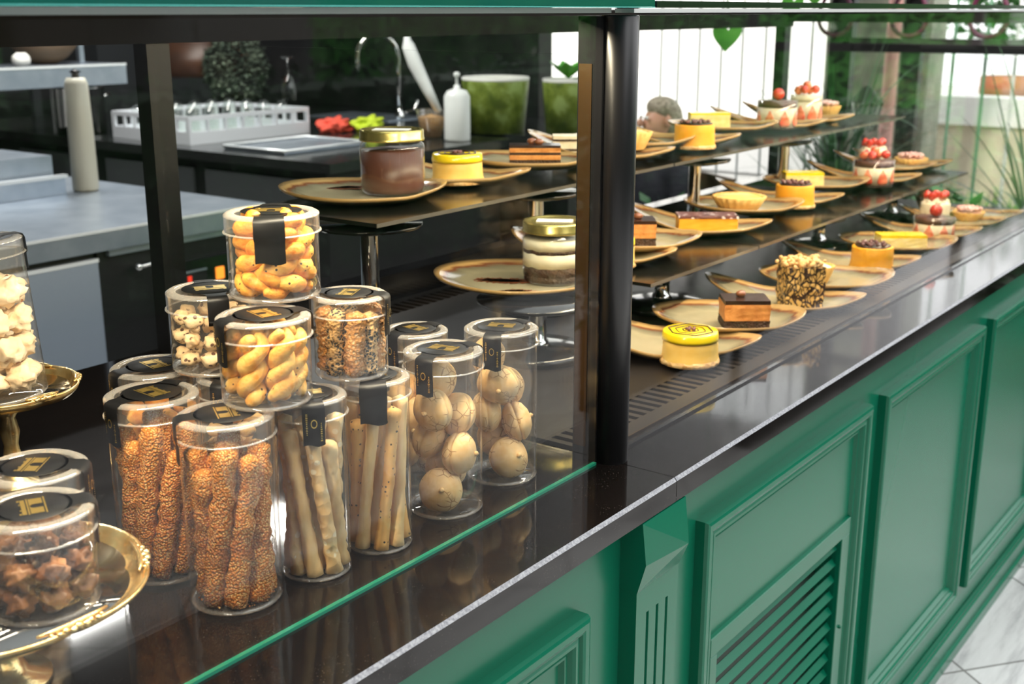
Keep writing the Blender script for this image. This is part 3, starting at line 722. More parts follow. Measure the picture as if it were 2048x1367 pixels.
square_cake(1.858, .868, DO+.0005, 'chocolate-glazed caramel square with one hazelnut on the lowest deck', w=.078, d=.06, h=.050, nuts=1)
# nut and chocolate block
t = thing('nut_chocolate_block', 'tall dark chocolate block studded with nuts, crumb topping', 'cake', (2.098, .868, DP), R(ROT+6))
b = bmesh.new(); add_box(b, -.036, .036, -.03, .03, 0, .078); bmesh.ops.subdivide_edges(b, edges=b.edges[:], cuts=8, use_grid_fill=True)
for v in b.verts: v.co += Vector((noise.noise(v.co*90), noise.noise(v.co*90+Vector((5, 5, 5))), noise.noise(v.co*70)*.5))*.004
for v in b.verts: v.co.z = max(v.co.z, 0)
obj('chocolate_nut_body', b, 'salami', t)
b = bmesh.new(); rr = random.Random(8)
for k in range(110):
    blob(b, (rr.uniform(-.038, .038), rr.uniform(-.031, .031), .081+rr.uniform(-.002, .009)), rr.uniform(.003, .0062), .3, 1, k)
tag(obj('crumb_topping', b, 'crumb', t), kind='stuff')
tart(2.262, .905, DO, 'small cream tart half hidden behind the nut and chocolate block', .036, 'cream', None, .034)
cheesecake(2.495, .875, DP, 'bean', 'golden cheesecake with coffee topping on the lowest deck')
square_cake(2.705, .885, DO-.001, 'yellow-glazed lemon slice on the lowest deck', w=.105, d=.05, h=.036, layers=[('choc_crumb', .12), ('lemon_cake', .70), ('lemon', .18)], nuts=0, name='lemon_slice')
cup(2.890, .868, DP, 'lowest glass cup of cream and strawberries with one berry on top', .048, .056)
cream_dessert(3.075, .925, DO-.001, 'lowest tall cream dessert with berries, behind the strawberry cup')
tart(3.235, .885, DP, 'lowest sugared berry tart at the far right', .040, 'pink_top', 'pink_top', .028)
tart(3.345, 1.02, DP+.008, 'pale crumble tart behind the lowest berry tart', .042, 'crumb', 'crumb', .034)
MP, MO = ZM+PT, ZM+.0115+PT
cheesecake(1.795, 1.105, MP, 'web', 'yellow cheesecake on the middle shelf, partly hidden by the black post')
square_cake(1.955, 1.150, MO, 'chocolate square with crumbly base and nuts on the middle shelf', w=.078, d=.06, h=.047, nuts=2)
square_cake(2.205, 1.125, MP, 'custard slice with dark marbled top on the middle shelf', w=.12, d=.055, h=.036, layers=[('cheese_gold', .86), ('choc_shard', .14)], nuts=0, name='custard_slice')
tart(2.415, 1.155, MO, 'fluted yellow custard tart on the middle shelf', .058, 'tart_fill', None, .034)
cheesecake(2.615, 1.110, MP, 'bean', 'golden cheesecake with coffee topping on the middle shelf')
square_cake(2.845, 1.19, MO, 'yellow lemon slice with dark crust on the middle shelf', w=.095, d=.05, h=.040, layers=[('choc_crumb', .10), ('lemon_cake', .72), ('lemon', .18)], nuts=0, name='lemon_slice')
cup(3.055, 1.085, MP, 'glass cup heaped with cut strawberries on the middle shelf', .052, .060, 'many')
cream_dessert(3.25, 1.16, MO-.001, 'cream dessert with strawberries behind the heaped cup, middle shelf', .038, .07)
tart(3.455, 1.12, MP, 'sugared berry tart at the right end of the middle shelf', .046, 'pink_top', 'pink_top', .032)
TP, TO = ZT+PT, ZT+.0115+PT
cheesecake(1.638, 1.325, TP, 'web', 'yellow cheesecake with chocolate swirl on the top shelf')
square_cake(1.845, 1.305, TO-.001, 'striped chocolate and orange cake with hazelnuts on the top shelf', w=.095, d=.05, h=.040, layers=[('choc_crumb', .34), ('mousse', .22), ('choc', .12), ('mousse', .20), ('choc', .12)], nuts=2)
square_cake(2.06, 1.36, TP+.003, 'pale tiramisu slice on the top shelf, left of the post', w=.085, d=.05, h=.044, layers=[('cream', .32), ('choc_crumb', .10), ('cream', .34), ('choc_crumb', .10), ('cream', .14)], nuts=0, name='tiramisu_slice')
tart(2.185, 1.30, TO, 'tart with brown filling on the top shelf, right beside the post', .045, 'tart_fill', None, .036)
cheesecake(2.375, 1.25, TP, 'bean', 'golden cheesecake with coffee topping on the top shelf')
square_cake(2.635, 1.35, TO, 'pale green slice with dark base on the top shelf', w=.095, d=.05, h=.044, layers=[('choc_crumb', .18), ('lemon_cake', .72), ('lemon', .10)], nuts=0, name='lemon_slice')
cup(2.893, 1.29, TP, 'strawberry cup with one whole strawberry on the top shelf', .051, .064, 'one')
cup(3.10, 1.30, TP, 'layered cream cup with small strawberries on the top shelf', .043, .066, 'many', False)
tart(3.33, 1.335, ZT, 'golden crumble tart at the right end of the top shelf', .040, 'crumb', 'pink_top', .036)
# preserving jars
def gold_jar(x, y, z, label, kind, r=.050, h=.092):
    t = thing('preserving_jar', label, 'jar', (x, y, z), R(-60))
    b = bmesh.new(); lathe(b, [(0, .001), (r*.90, .001), (r*.98, .005), (r, .012), (r, h*.74), (r*.97, h*.80), (r*.90, h*.83), (r*.90, h*.96)], 56); obj('glass_body', b, 'jarglass', t)
    b = bmesh.new(); zt = h
    lathe(b, [(r*.94, h*.86), (r*1.0, h*.855), (r*1.01, h*.875), (r*.985, h*.90), (r*.985, h*1.0), (r*.96, h*1.03), (r*.86, h*1.03), (r*.83, h*1.015), (0, h*1.015)], 56); obj('metal_lid', b, 'gold_lid', t)
    b = bmesh.new(); add_box(b, -.030, .030, -.014, .014, h*1.015+.0002, h*1.015+.0010); obj('paper_label', b, 'paper', t)
    w = lambda q: r*q
    if kind == 'pudding':
        b = bmesh.new(); lathe(b, [(0, .004), (w(.92), .004), (w(.965), .012), (w(.965), h*.70), (0, h*.70)], 48); obj('pudding', b, 'pudding', t)
    else:
        sp = [(0.004, .014, 'choc_crumb'), (.014, .029, 'choc_crumb'), (.029, .052, 'cream'), (.052, .058, 'choc_crumb'), (.058, .074, 'cream')]
        for z0, z1, mm_ in sp[1:] if False else sp:
            b = bmesh.new(); q = .925 if z0 < .01 else .962
            lathe(b, [(0, z0), (w(q), z0), (w(.962), z1), (0, z1)], 64, fn=None)
            for v in b.verts:
                if .01 < v.co.z < .07: v.co.z += .0022*noise.noise(Vector((v.co.x*60, v.co.y*60, round(v.co.z, 3))))
            obj('cream_layer' if mm_ == 'cream' else 'cocoa_layer', b, mm_, t)
gold_jar(1.480, 1.335, ZT+PT, 'brown chocolate pudding in a glass jar with gold lid, top shelf', 'pudding', .0535, .102)
gold_jar(1.635, 1.115, ZM+PT, 'layered tiramisu in a glass jar with gold lid, middle plate', 'tiramisu', .0545, .100)
def cocoa(x, y, z, pts, label, seed):
    b = bmesh.new(); rr = random.Random(seed)
    for (cx_, cy_, rx, ry, a, n) in pts:
        for k in range(n):
            u = rr.gauss(0, .45); v = rr.gauss(0, .45)
            px_ = cx_+rx*u*math.cos(a)-ry*v*math.sin(a); py_ = cy_+rx*u*math.sin(a)+ry*v*math.cos(a)
            s = rr.uniform(.0006, .0019); add_box(b, px_-s, px_+s, py_-s, py_+s, 0, .0006, 0, Matrix.Rotation(0, 4, 'Z'))
    o = obj('cocoa_dusting', b, 'cocoa'); o.location = (x, y, z); tag(o, label, 'cocoa powder', kind='stuff')
cocoa(1.575, 1.180, ZM+PT+.0016, [(0, 0, .042, .014, R(-62), 1800), (-0.055, -0.064, .024, .012, R(-52), 1300)], 'streaks of cocoa powder on the wide plate with the tiramisu jar', 1)
cocoa(1.466, 1.441, ZT+PT+.0016, [(.0, .0, .040, .016, R(-62), 2400)], 'streak of cocoa powder on the plate with the pudding jar', 2)
# ---------------------------------------------------------------- clear jars and what is in them
def arch_emblem(b, s):
    """little gate with one arch, built flat"""
    def q(x0, x1, y0, y1): b.faces.new([b.verts.new((x*s, y*s, 0)) for x, y in ((x0, y0), (x1, y0), (x1, y1), (x0, y1))])
    q(-1, -.25, -.42, .22); q(.25, 1, -.42, .22); q(-1.08, 1.08, .26, .34); q(-1, 1, .40, .62); q(-1.12, 1.12, -.56, -.48)
    q(-1, -.8, .64, .76); q(-.5, -.3, .64, .70); q(.3, .5, .64, .70); q(.8, 1, .64, .76)
    pts = [(.25*math.cos(a), -.02+.22*math.sin(a)) for a in [math.pi*k/8 for k in range(9)]]
    for (xa, ya), (xb, yb) in zip(pts, pts[1:]): b.faces.new([b.verts.new((x*s, y*s, 0)) for x, y in ((xa, ya), (xa, .22), (xb, .22), (xb, yb))])
def make_jar(r, h, strips, len_s=.042, w=.020, text=True, lidh=.019):
    t = thing('cookie_jar', 'jar', 'jar')
    b = bmesh.new()
    lathe(b, [(0, .0035), (r*.86, .0035), (r*.90, .0012), (r*.965, .0012), (r, .004), (r, h-.003)], 64); obj('jar_body', b, 'plastic', t)
    b = bmesh.new(); lathe(b, [(r*.885, .0034), (r*.90, .0005), (r*.965, .0005), (r*1.006, .0030), (r*1.006, .0050)], 64)
    for v in b.verts:
        a = math.atan2(v.co.y, v.co.x); k = 1+.006*math.cos(a*60); v.co.x *= k; v.co.y *= k
    obj('base_rim', b, 'plastic_rim', t)
    R1 = r+.0014; b = bmesh.new()
    lathe(b, [(0, h-.0016), (r*.80, h-.0016)], 64); 
    lathe(b, [(R1, h-.002), (R1, h-lidh)], 64)
    obj('lid', b, 'plastic', t)
    b = bmesh.new()
    lathe(b, [(r*.80, h-.0016), (r*.83, h-.0002), (r*.86, h), (r*.955, h), (R1, h-.002), (R1+.0002, h-.0035)], 64)
    lathe(b, [(R1, h-lidh+.001), (R1+.0016, h-lidh+.0003), (R1+.0018, h-lidh-.0006), (R1+.0004, h-lidh-.0012)], 64)
    obj('lid_rim', b, 'plastic_rim', t)
    # black seal: round lid label with strips running over the rim
    b = bmesh.new(); zt = h+.0007
    lathe(b, [(0, zt), (r*.66, zt), (r*.665, zt-.0002)], 48)
    for ang in strips:
        L_ = len_s if ang == strips[0] else len_s*.6
        path = [(r*.60, zt), (r*.80, zt), (r*.95, zt+.0001), (R1+.0012, h-.0012), (R1+.0026, h-.0045), (R1+.0026, h-lidh-.0008), (R1+.0012, h-lidh-.004), (R1+.0010, h-lidh-.010), (R1+.0012, h-L_)]
        rows = []
        for q, z in path:
            ww = w*(1+.5*(max(0, (r*.80-q))/(r*.2))) if q < r*.8 else w
            row = []
            for k in range(7):
                s = (k/6-.5)*ww; a = s/r
                if q <= r*.951: row.append(b.verts.new((math.sqrt(max(q*q-s*s, 1e-6)) if q > abs(s) else 0, s, z)))
                else: row.append(b.verts.new((q*math.cos(a), q*math.sin(a), z+(.0012*math.sin(k*1.1) if z < h-.03 else 0))))
            rows.append(row)
        mt = Matrix.Rotation(R(ang), 4, 'Z')
        for row in rows:
            for v in row: v.co = mt @ v.co
        for A_, B_ in zip(rows, rows[1:]):
            for k in range(6): f = b.faces.new((A_[k], A_[k+1], B_[k+1], B_[k])); f.smooth = True
    lab = obj('seal_label', b, 'label_black', t)
    b = bmesh.new(); arch_emblem(b, r*.36)
    mt = Matrix.Translation((0, 0, zt+.0004)) @ Matrix.Rotation(R(strips[0]+88), 4, 'Z')
    for v in b.verts: v.co = mt @ v.co
    e = obj('gold_emblem', b, 'gold', lab)
    if text:
        b = bmesh.new(); rr = random.Random(int(r*1e4)); RR = R1+.0032; a0 = R(strips[0])
        def pt(s, z): a = a0+s/r; return (RR*math.cos(a), RR*math.sin(a), z)
        for col, z0, z1 in ((-.0062, h-.030, h-.008), (.0062, h-.037, h-.018)):
            z = z0
            while z < z1:
                wd = rr.uniform(.0003, .0011); hh = rr.uniform(.0006, .0014)
                b.faces.new([b.verts.new(pt(s, q)) for s, q in ((col-wd, z), (col+wd, z), (col+wd, z+hh), (col-wd, z+hh))]); z += hh+.0009
        ring = [(s, q) for s, q in [(.0028*math.cos(a), h-.019+.0045*math.sin(a)) for a in [2*math.pi*k/16 for k in range(16)]]]
        for k in range(16):
            (s0, q0), (s1, q1) = ring[k], ring[(k+1) % 16]
            f_ = .75; b.faces.new([b.verts.new(pt(s, q)) for s, q in ((s0, q0), (s1, q1), (s1*f_, (q1-h+.019)*f_+h-.019), (s0*f_, (q0-h+.019)*f_+h-.019))])
        obj('gold_print', b, 'gold', lab)
    return t
JH, SH = .188, .084
def jar(x, y, z, r, h, strips, label, **k):
    t = make_jar(r, h, strips, **k); t['label'] = label; t.location = (x, y, z); return t
GZ = G+.0002
jar(.692, .842, GZ, .044, JH, (150, -30), 'tall clear jar of sesame sticks, frontmost, under the stack')
jar(.690, .948, GZ, .044, JH, (178, 20), 'tall clear jar of sesame sticks, left behind the frontmost jar')
jar(.752, 1.024, GZ, .044, JH, (170, 10), 'tall clear jar of biscuits with arch on lid, rearmost left')
jar(.779, .932, GZ, .035, JH, (-150, 20), 'narrow tall clear jar with plain grey lid behind the lower twist jar')
jar(.781, .823, GZ, .0355, JH, (-128, 60), 'narrow tall clear jar of cheesy breadsticks')
jar(.865, .813, GZ, .0350, JH, (-140, 40), 'narrow tall clear jar of black-seeded breadsticks', text=False, w=.026)
jar(.982, .818, GZ, .0430, JH, (-168, -20), 'tall clear jar of almond cookies, nearest to the front glass')
jar(1.099, .825, GZ, .0428, JH, (-157, -10), 'tall clear jar of almond cookies beside the black post')
jar(1.030, .900, GZ, .037, JH, (-185, -5), 'tall clear jar of almond cookies behind the other two')
ZS = G+JH+.0022
jar(.740, .836, ZS, .0430, SH, (166, -20), 'short clear jar of pale pastry twists, lower jar of the stack')
jar(.852, .832, ZS, .0375, SH, (-62, 110), 'short clear jar of seeded rolls on the breadstick jar')
jar(.782, .962, ZS, .0430, SH, (60, 240), 'short clear jar of nut cookies behind the pastry stack')
ZS2 = ZS+SH+.0022
jar(.797, .880, ZS2, .0450, SH, (-136, 40), 'short clear jar of golden pastry knots, topmost of the stack', text=False, w=.028, len_s=.044)
# left, on gilt trays
TZ = 1.0145
jar(.485, .830, TZ, .0440, SH, (-25, 165), 'short clear jar of dark caramel clusters, front left on gilt tray', w=.024)
jar(.537, .912, TZ, .0435, SH, (-50, 130), 'short clear jar behind the dark cluster jar on the lower gilt tray', w=.024)
def tilt(o, ang):
    ax = Vector((math.cos(YAW), math.sin(YAW), 0)); q = Matrix.Rotation(R(ang), 4, ax); o.matrix_world = Matrix.Translation(o.location) @ q
TJ = (.715, 1.262, 1.0475)
jj = jar(*TJ, .050, .185, (-20, 170), 'tall clear jar of pale cream cookies, cut by the left edge')
# contents ------------------------------------------------------------
rr = random.Random(11)
def stick_mesh(L, r, matname, seed, rough=.12, flare=.15, seg=12, n=22):
    b = bmesh.new(); q = random.Random(seed); pts, rad = [], []
    bx, by = q.uniform(-1, 1)*.0015, q.uniform(-1, 1)*.0015
    for i in range(n):
        u = i/(n-1); pts.append((bx*math.sin(u*math.pi)+noise.noise(Vector((u*5, seed, 0)))*.0009, by*math.sin(u*math.pi), u*L))
        e = flare*(abs(u-.5)*2)**6; rad.append(r*(1+e)*(.9 if i in (0, n-1) else 1)*(1+.05*noise.noise(Vector((u*9, seed, 3)))))
    tube(b, pts, rad, seg)
    for v in b.verts:
        k = noise.noise(v.co*330+Vector((seed, 0, 0)))*rough*r
        d = Vector((v.co.x, v.co.y, 0)); d = d.normalized() if d.length > 1e-5 else Vector((0, 0, 1)); v.co += d*k
    me_o = obj('tmp', b, matname); me = me_o.data; bpy.data.objects.remove(me_o); return me
def put(name, me, loc, rot_m, label, cat, group):
    o = bpy.data.objects.new(name, me); COL.objects.link(o)
    o.matrix_world = Matrix.Translation(loc) @ rot_m.to_4x4(); return tag(o, label, cat, group)
def aim(d): return Vector(d).to_track_quat('Z', 'Y').to_matrix()
def sticks(jx, jy, jz, R_in, rs, L, n, inner, delta, matname, name, label, group, seed, flare=.15, rough=.12, lens=None):
    q = random.Random(seed)
    mats = matname if isinstance(matname, list) else [matname]
    ms = [stick_mesh(L*k, rs, mats[i % len(mats)], seed+i, rough, flare) for i, k in enumerate(lens or (1, .93, .97, .86))]
    RR = R_in-rs*1.25
    for i in range(n+inner):
        m_i = i % len(ms); Li = L*(lens or (1, .93, .97, .86))[m_i]
        if i < n:
            a = 2*math.pi*i/n+q.uniform(-.08, .08); a2 = a+R(delta)+q.uniform(-.08, .08); r1, r2 = RR, RR
        else:
            a = q.uniform(0, 6.28); a2 = a+2.6; r1, r2 = RR*.36, RR*.36
            if inner == 1: r1 = r2 = RR*.12
        p = Vector((r1*math.cos(a), r1*math.sin(a), 0)); s = Vector((r2*math.cos(a2), r2*math.sin(a2), 0))
        hz = (s-p).length; dz = math.sqrt(Li*Li-hz*hz)
        d = Vector((s.x-p.x, s.y-p.y, dz)); z0 = .0045+rs*.8*hz/Li
        m = aim(d) @ Matrix.Rotation(q.uniform(0, 6), 3, 'Z')
        put(name, ms[m_i], Vector((jx, jy, jz+z0))+p, m, label, 'breadstick', group)
sticks(.692, .842, GZ, .0425, .0108, .155, 8, 2, 48, 'sesame', 'sesame_stick', 'orange-brown sesame-crusted stick in the frontmost tall jar', 'sesame sticks in the frontmost jar', 1, .05, .5)
sticks(.690, .948, GZ, .0425, .0105, .155, 8, 2, 52, 'sesame', 'sesame_stick', 'orange-brown sesame-crusted stick in the second jar, behind left', 'sesame sticks in the jar behind left', 5, .05, .5, (1, .82, .95, .9))
sticks(.781, .823, GZ, .0340, .0070, .160, 8, 3, -48, ['bread_flake', 'bread_pale'], 'breadstick', 'pale cheese-flaked breadstick in the narrow jar under the twists', 'cheesy breadsticks', 9, .35, .5)
sticks(.865, .813, GZ, .0335, .0062, .162, 8, 3, 46, ['bread_pale', 'bread_nigella'], 'breadstick', 'slim breadstick in the narrow jar under the seeded rolls', 'breadsticks under the seeded rolls', 13, .5, .15)
sticks(.852, .832, ZS, .0360, .0098, .064, 8, 1, 12, ['poppy', 'sesame_roll', 'poppy', 'sesame_roll'], 'seeded_roll', 'stubby poppy or sesame seeded roll in the short jar, right of the stack', 'seeded rolls in the short jar', 17, .0, .5, (1, .96, .92, 1.0))
# pastry twists
def twist_mesh(L, rs, rh, turns, matname, seed, curl=0):
    b = bmesh.new(); n = 34
    for s in range(2):
        pts, rad = [], []
        for i in range(n):
            u = i/(n-1); a = u*turns*2*math.pi+s*math.pi; e = min(1, 6*u, 6*(1-u)); 
            x, y, z = rh*math.cos(a)+.0015*noise.noise(Vector((u*4, seed, s+5))), rh*math.sin(a)+.0015*noise.noise(Vector((u*4, seed+3, s))), (u-.5)*L
            if curl:
                th = z/ (L/curl); Rc = L/curl; x, z = Rc-(Rc-x)*math.cos(th), (Rc-x)*math.sin(th)
            pts.append((x, y, z)); rad.append(rs*(.62+.38*e)*(1+.28*noise.noise(Vector((u*6, seed*1.7, s)))))
        tube(b, pts, rad, 12)
    o = obj('tmp', b, matname); me = o.data; bpy.data.objects.remove(o); return me
tw = [twist_mesh(.064, .0082, .0062, 1.5+.2*k, 'twist_pale', k) for k in range(3)]
for i in range(7):
    a = i*2*math.pi/6+.35; q = .0255 if i < 6 else 0
    ax = Vector((-math.sin(a)*.12, math.cos(a)*.12, 1))
    put('pastry_twist', tw[i % 3], (.740+q*math.cos(a), .836+q*math.sin(a), ZS+.040-.003*(i % 2)), aim(ax) @ Matrix.Rotation(i*1.1, 3, 'Z'), 'pale twisted pastry in the lower short jar of the stack', 'pastry twist', 'pastry twists in the lower short jar')
tk = [twist_mesh(.058, .0082, .0058, 1.2+.3*k, 'twist', 20+k, 1.9) for k in range(3)]
kn = 0
for lay, (z, n, off) in enumerate(((.018, 4, 0), (.040, 5, .6), (.062, 4, 1.0))):
    for i in range(n):
        a = 2*math.pi*i/n+off; q = .0265
        tang = Vector((-math.sin(a), math.cos(a), 1.0 if lay else .25)); tang.normalize()
        out = Vector((math.cos(a), math.sin(a), 0)); m = Matrix()
        zc = tang; xc = (-out-zc*(-out).dot(zc)).normalized(); yc = zc.cross(xc)
        m3 = Matrix((xc, yc, zc)).transposed()
        put('pastry_knot', tk[kn % 3], (.797+q*math.cos(a), .880+q*math.sin(a), ZS2+z), m3, 'golden curled pastry with black seeds in the topmost jar', 'pastry knot', 'golden pastry knots in the topmost jar'); kn += 1
# biscuits in the rear left jar
def lump_mesh(r, matname, seed, sc=(1, 1, 1), rough=.3, sub=3, fr=1.8):
    b = bmesh.new(); blob(b, (0, 0, 0), r, rough, sub, seed, sc, fr); o = obj('tmp', b, matname); me = o.data; bpy.data.objects.remove(o); return me
def pile(jx, jy, jz, R_in, rl, z0, layers, per, dz, meshes, name, label, cat, group, seed, inner=True, tilt_=0):
    q = random.Random(seed); c = 0
    for l in range(layers):
        a0 = l*.9
        for i in range(per+(1 if inner else 0)):
            if i < per: a = a0+2*math.pi*i/per; rad = R_in-rl*1.02
            else: a = 0; rad = 0
            m = Matrix.Rotation(q.uniform(0, 6.28), 3, 'Z') @ Matrix.Rotation(q.uniform(-1, 1), 3, 'X')
            put(name, meshes[c % len(meshes)], (jx+rad*math.cos(a), jy+rad*math.sin(a), jz+z0+l*dz+(dz*.4 if i == per else 0)), m, label, cat, group); c += 1
bi = [lump_mesh(.0125, 'twist', 40+k, (1, .8, .6), .2) for k in range(3)]
pile(.752, 1.024, GZ, .042, .0125, .018, 6, 5, .024, bi, 'biscuit', 'golden biscuit in the rearmost left tall jar', 'biscuit', 'biscuits in the rearmost left jar', 3)
pile(.779, .932, GZ, .033, .0115, .018, 6, 4, .023, [lump_mesh(.011, 'macaroon', 50, (1, .8, .7), .2)], 'small_biscuit', 'pale biscuit in the narrow jar with plain grey lid', 'biscuit', 'biscuits in the narrow grey-lidded jar', 4)
nc = [lump_mesh(.0105, 'nutty', 60+k, (1, .8, .7), .35) for k in range(3)]
pile(.782, .962, ZS, .041, .0105, .016, 3, 8, .020, nc, 'nut_cookie', 'small chocolate-flecked nut cookie in the jar behind the stack', 'cookie', 'nut cookies behind the stack', 5)
# almond cookies: two domed halves
def maca_mesh(r, seed):
    b = bmesh.new()
    pr_ = [(0, .0185), (r*.42, .0170), (r*.78, .0118), (r*.96, .0058), (r*1.0, .0030), (r*.955, .0008), (r*.90, 0), (r*.955, -.0008), (r*1.0, -.0030), (r*.96, -.0058), (r*.78, -.0118), (r*.42, -.0170), (0, -.0185)]
    lathe(b, pr_, 32)
    for v in b.verts: v.co *= 1+.06*noise.noise(v.co*55+Vector((seed, 0, 0)))
    blob(b, (r*.2, 0, .0185), .0035, .3, 1, seed)
    o = obj('tmp', b, 'macaroon'); me = o.data; bpy.data.objects.remove(o); return me
mm_ = [maca_mesh(.0248, k) for k in range(3)]
def cookies(jx, jy, n, Rin, a0, label, group, seed, top=.150):
    q = random.Random(seed)
    for i in range(n):
        l, s = divmod(i, 2); a = R(a0)+l*1.25+s*math.pi+q.uniform(-.1, .1); rad = Rin-.0232
        z = .0275+l*.0400+s*.014
        out = Vector((math.cos(a), math.sin(a), q.uniform(-.3, .5)))
        put('almond_cookie', mm_[i % 3], (jx+rad*math.cos(a), jy+rad*math.sin(a), GZ+z), aim(out), label, 'cookie', group)
cookies(.982, .818, 7, .0420, -150, 'cracked almond sandwich cookie in the front cookie jar', 'almond cookies in the front jar', 1)
cookies(1.099, .825, 7, .0418, -120, 'cracked almond sandwich cookie in the jar beside the black post', 'almond cookies in the jar by the post', 2)
cookies(1.030, .900, 6, .0385, -30, 'almond sandwich cookie in the jar behind the other cookie jars', 'almond cookies in the rear jar', 3)
# caramel clusters and cream cookies
cc = [lump_mesh(.0125, 'caramel', 70+k, (1, .85, .8), .75, 3, 2.6) for k in range(4)]
pile(.485, .830, TZ, .0425, .0125, .016, 2, 7, .022, cc, 'caramel_cluster', 'dark knobbly caramel cluster in the front left jar', 'sweet', 'caramel clusters in the front left jar', 7)
pile(.537, .912, TZ, .042, .0125, .016, 1, 7, .022, cc, 'caramel_cluster', 'dark knobbly cluster in the jar behind, on the lower gilt tray', 'sweet', 'caramel clusters in the rear jar on the tray', 8)
cr = [lump_mesh(.0185, 'cream_rock', 80+k, (1, .9, .85), .55, 3, 2.4) for k in range(4)]
n_before = set(bpy.data.objects)
pile(*TJ, .048, .0175, .024, 4, 5, .033, cr, 'cream_cookie', 'rough cream-coloured cookie in the tall jar at the left edge', 'cookie', 'cream cookies in the left edge jar', 9)
# the left-edge jar leans a little to the left, its cookies with it
ax = Vector((math.cos(YAW), math.sin(YAW), 0)); Q = Matrix.Translation(TJ) @ Matrix.Rotation(R(-4), 4, ax) @ Matrix.Translation(-Vector(TJ))
bpy.context.view_layer.update()
for o in [jj]+[o for o in bpy.data.objects if o not in n_before]: o.matrix_world = Q @ o.matrix_world
# crumbs at the foot of the sesame jar
b = bmesh.new()
for k in range(160):
    a = rr.uniform(0, 6.28); q = .0365*math.sqrt(rr.uniform(.35, 1)); s = rr.uniform(.0006, .0014)
    blob(b, (.692+q*math.cos(a), .842+q*math.sin(a), GZ+.0048), s, 0, 1)
tag(obj('sesame_crumbs', b, 'sesame'), 'fallen sesame crumbs on the floor of the frontmost jar', 'crumbs', kind='stuff')
# gilt trays
def gilt_tray(x, y, z, r, label, foot):
    t = thing('gilt_tray', label, 'tray', (x, y, z), 0, 'gilt trays')
    def sc(a, zz, q): return 1+(.055*abs(math.cos(a*3))**.6-.02 if q > r*.7 else 0)
    b = bmesh.new(); lathe(b, [(r*.86, foot+.003), (r*.90, foot+.0035), (r*.93, foot+.008), (r*.97, foot+.010), (r*1.0, foot+.0125), (r*1.015, foot+.011), (r*.99, foot+.006), (r*.92, foot), (r*.86, foot)], 120, fn=sc)
    obj('scalloped_rim', b, 'gilt', t)
    b = bmesh.new(); lathe(b, [(0, foot+.0032), (r*.88, foot+.0034), (r*.88, foot), (0, foot)], 96, fn=sc); obj('mirror_base', b, 'mirror', t)
    for k in range(6):
        b = bmesh.new(); a0 = (k+.5)*math.pi/3
        for j in range(9):
            a = a0+(j-4)*.045; s = .0048*(1-abs(j-4)*.14); rad = r*(1.0+(.012 if j % 2 else -.004)); blob(b, (rad*math.cos(a), rad*math.sin(a), foot+.012), s, .35, 2, j, (1, 1, .8), 2.5)
        tube(b, [(r*.97*math.cos(a0+q_), r*.97*math.sin(a0+q_), foot+.013) for q_ in (-.26, -.13, 0, .13, .26)], [.0012, .0025, .003, .0025, .0012], 8)
        obj('rim_ornament', b, 'gilt', t)
    b = bmesh.new(); lathe(b, [(0, 0), (r*.34, 0), (r*.33, .004), (r*.18, .010), (r*.10, foot*.45), (r*.14, foot*.6), (r*.10, foot*.75), (r*.3, foot-.001), (0, foot-.0005)], 40); obj('pedestal', b, 'gilt', t)
gilt_tray(.470, .885, G+.0002, .124, 'lower scalloped gilt tray at the front left', TZ-G-.0038)
gilt_tray(.725, 1.275, G+.0002, .082, 'rear scalloped gilt tray under the cream cookie jar, left edge', TJ[2]-G-.0038)
# ---------------------------------------------------------------- kitchen behind the case
t = thing('steel_worktable', 'stainless steel worktable with bright front edge behind the case', 'work table', (1.6, 2.92, 0))
b = bmesh.new(); add_box(b, -1.4, 1.02, .004, 1.15, .868, .88); obj('table_top', b, 'steel', t)
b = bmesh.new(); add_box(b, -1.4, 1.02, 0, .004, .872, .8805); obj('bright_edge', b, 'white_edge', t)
b = bmesh.new(); add_box(b, -1.4, 1.02, .003, .02, .818, .872); obj('apron', b, 'steel', t)
for x in (-1.3, .95): b = bmesh.new(); add_box(b, x, x+.04, 1.05, 1.09, 0, .868); obj('leg', b, 'steel', t)
t = thing('undercounter_fridge', 'grey-blue steel drawer fridge under the worktable', 'fridge', (1.3, 2.94, 0))
b = bmesh.new(); add_box(b, -1.05, .705, .03, .7, .06, .812); obj('cabinet_body', b, 'black_satin', t)
b = bmesh.new(); add_box(b, -.36, .70, 0, .03, .475, .795); bmesh.ops.bevel(b, geom=b.edges[:], offset=.003, segments=1, affect='EDGES'); obj('drawer_front', b, 'steel_matt', t)
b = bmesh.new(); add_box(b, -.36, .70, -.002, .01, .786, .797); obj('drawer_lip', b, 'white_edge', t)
b = bmesh.new(); add_box(b, -.36, .70, .004, .03, .08, .44); obj('lower_drawer', b, 'black_satin', t)
t = thing('undercounter_fridge', 'black undercounter fridge with control display and orange switch', 'fridge', (2.35, 2.94, 0))
b = bmesh.new(); add_box(b, -.34, .27, .02, .7, .06, .812); obj('cabinet_body', b, 'black_satin', t)
b = bmesh.new(); add_box(b, -.31, .26, .005, .02, .795, .812); obj('top_trim', b, 'steel', t)
b = bmesh.new(); add_box(b, -.13, .25, 0, .02, .60, .738); bmesh.ops.bevel(b, geom=b.edges[:], offset=.003, segments=1, affect='EDGES'); obj('control_panel', b, 'black_gloss', t)
b = bmesh.new(); add_box(b, -.085, .03, -.003, 0, .655, .70); d = obj('display', b, 'black_satin', t)
b = bmesh.new(); add_box(b, -.045, -.030, -.005, -.0035, .665, .69); obj('red_digit', b, 'red_light', d)
b = bmesh.new(); add_box(b, -.08, .03, -.006, -.003, .700, .706); obj('display_hood', b, 'steel', d)
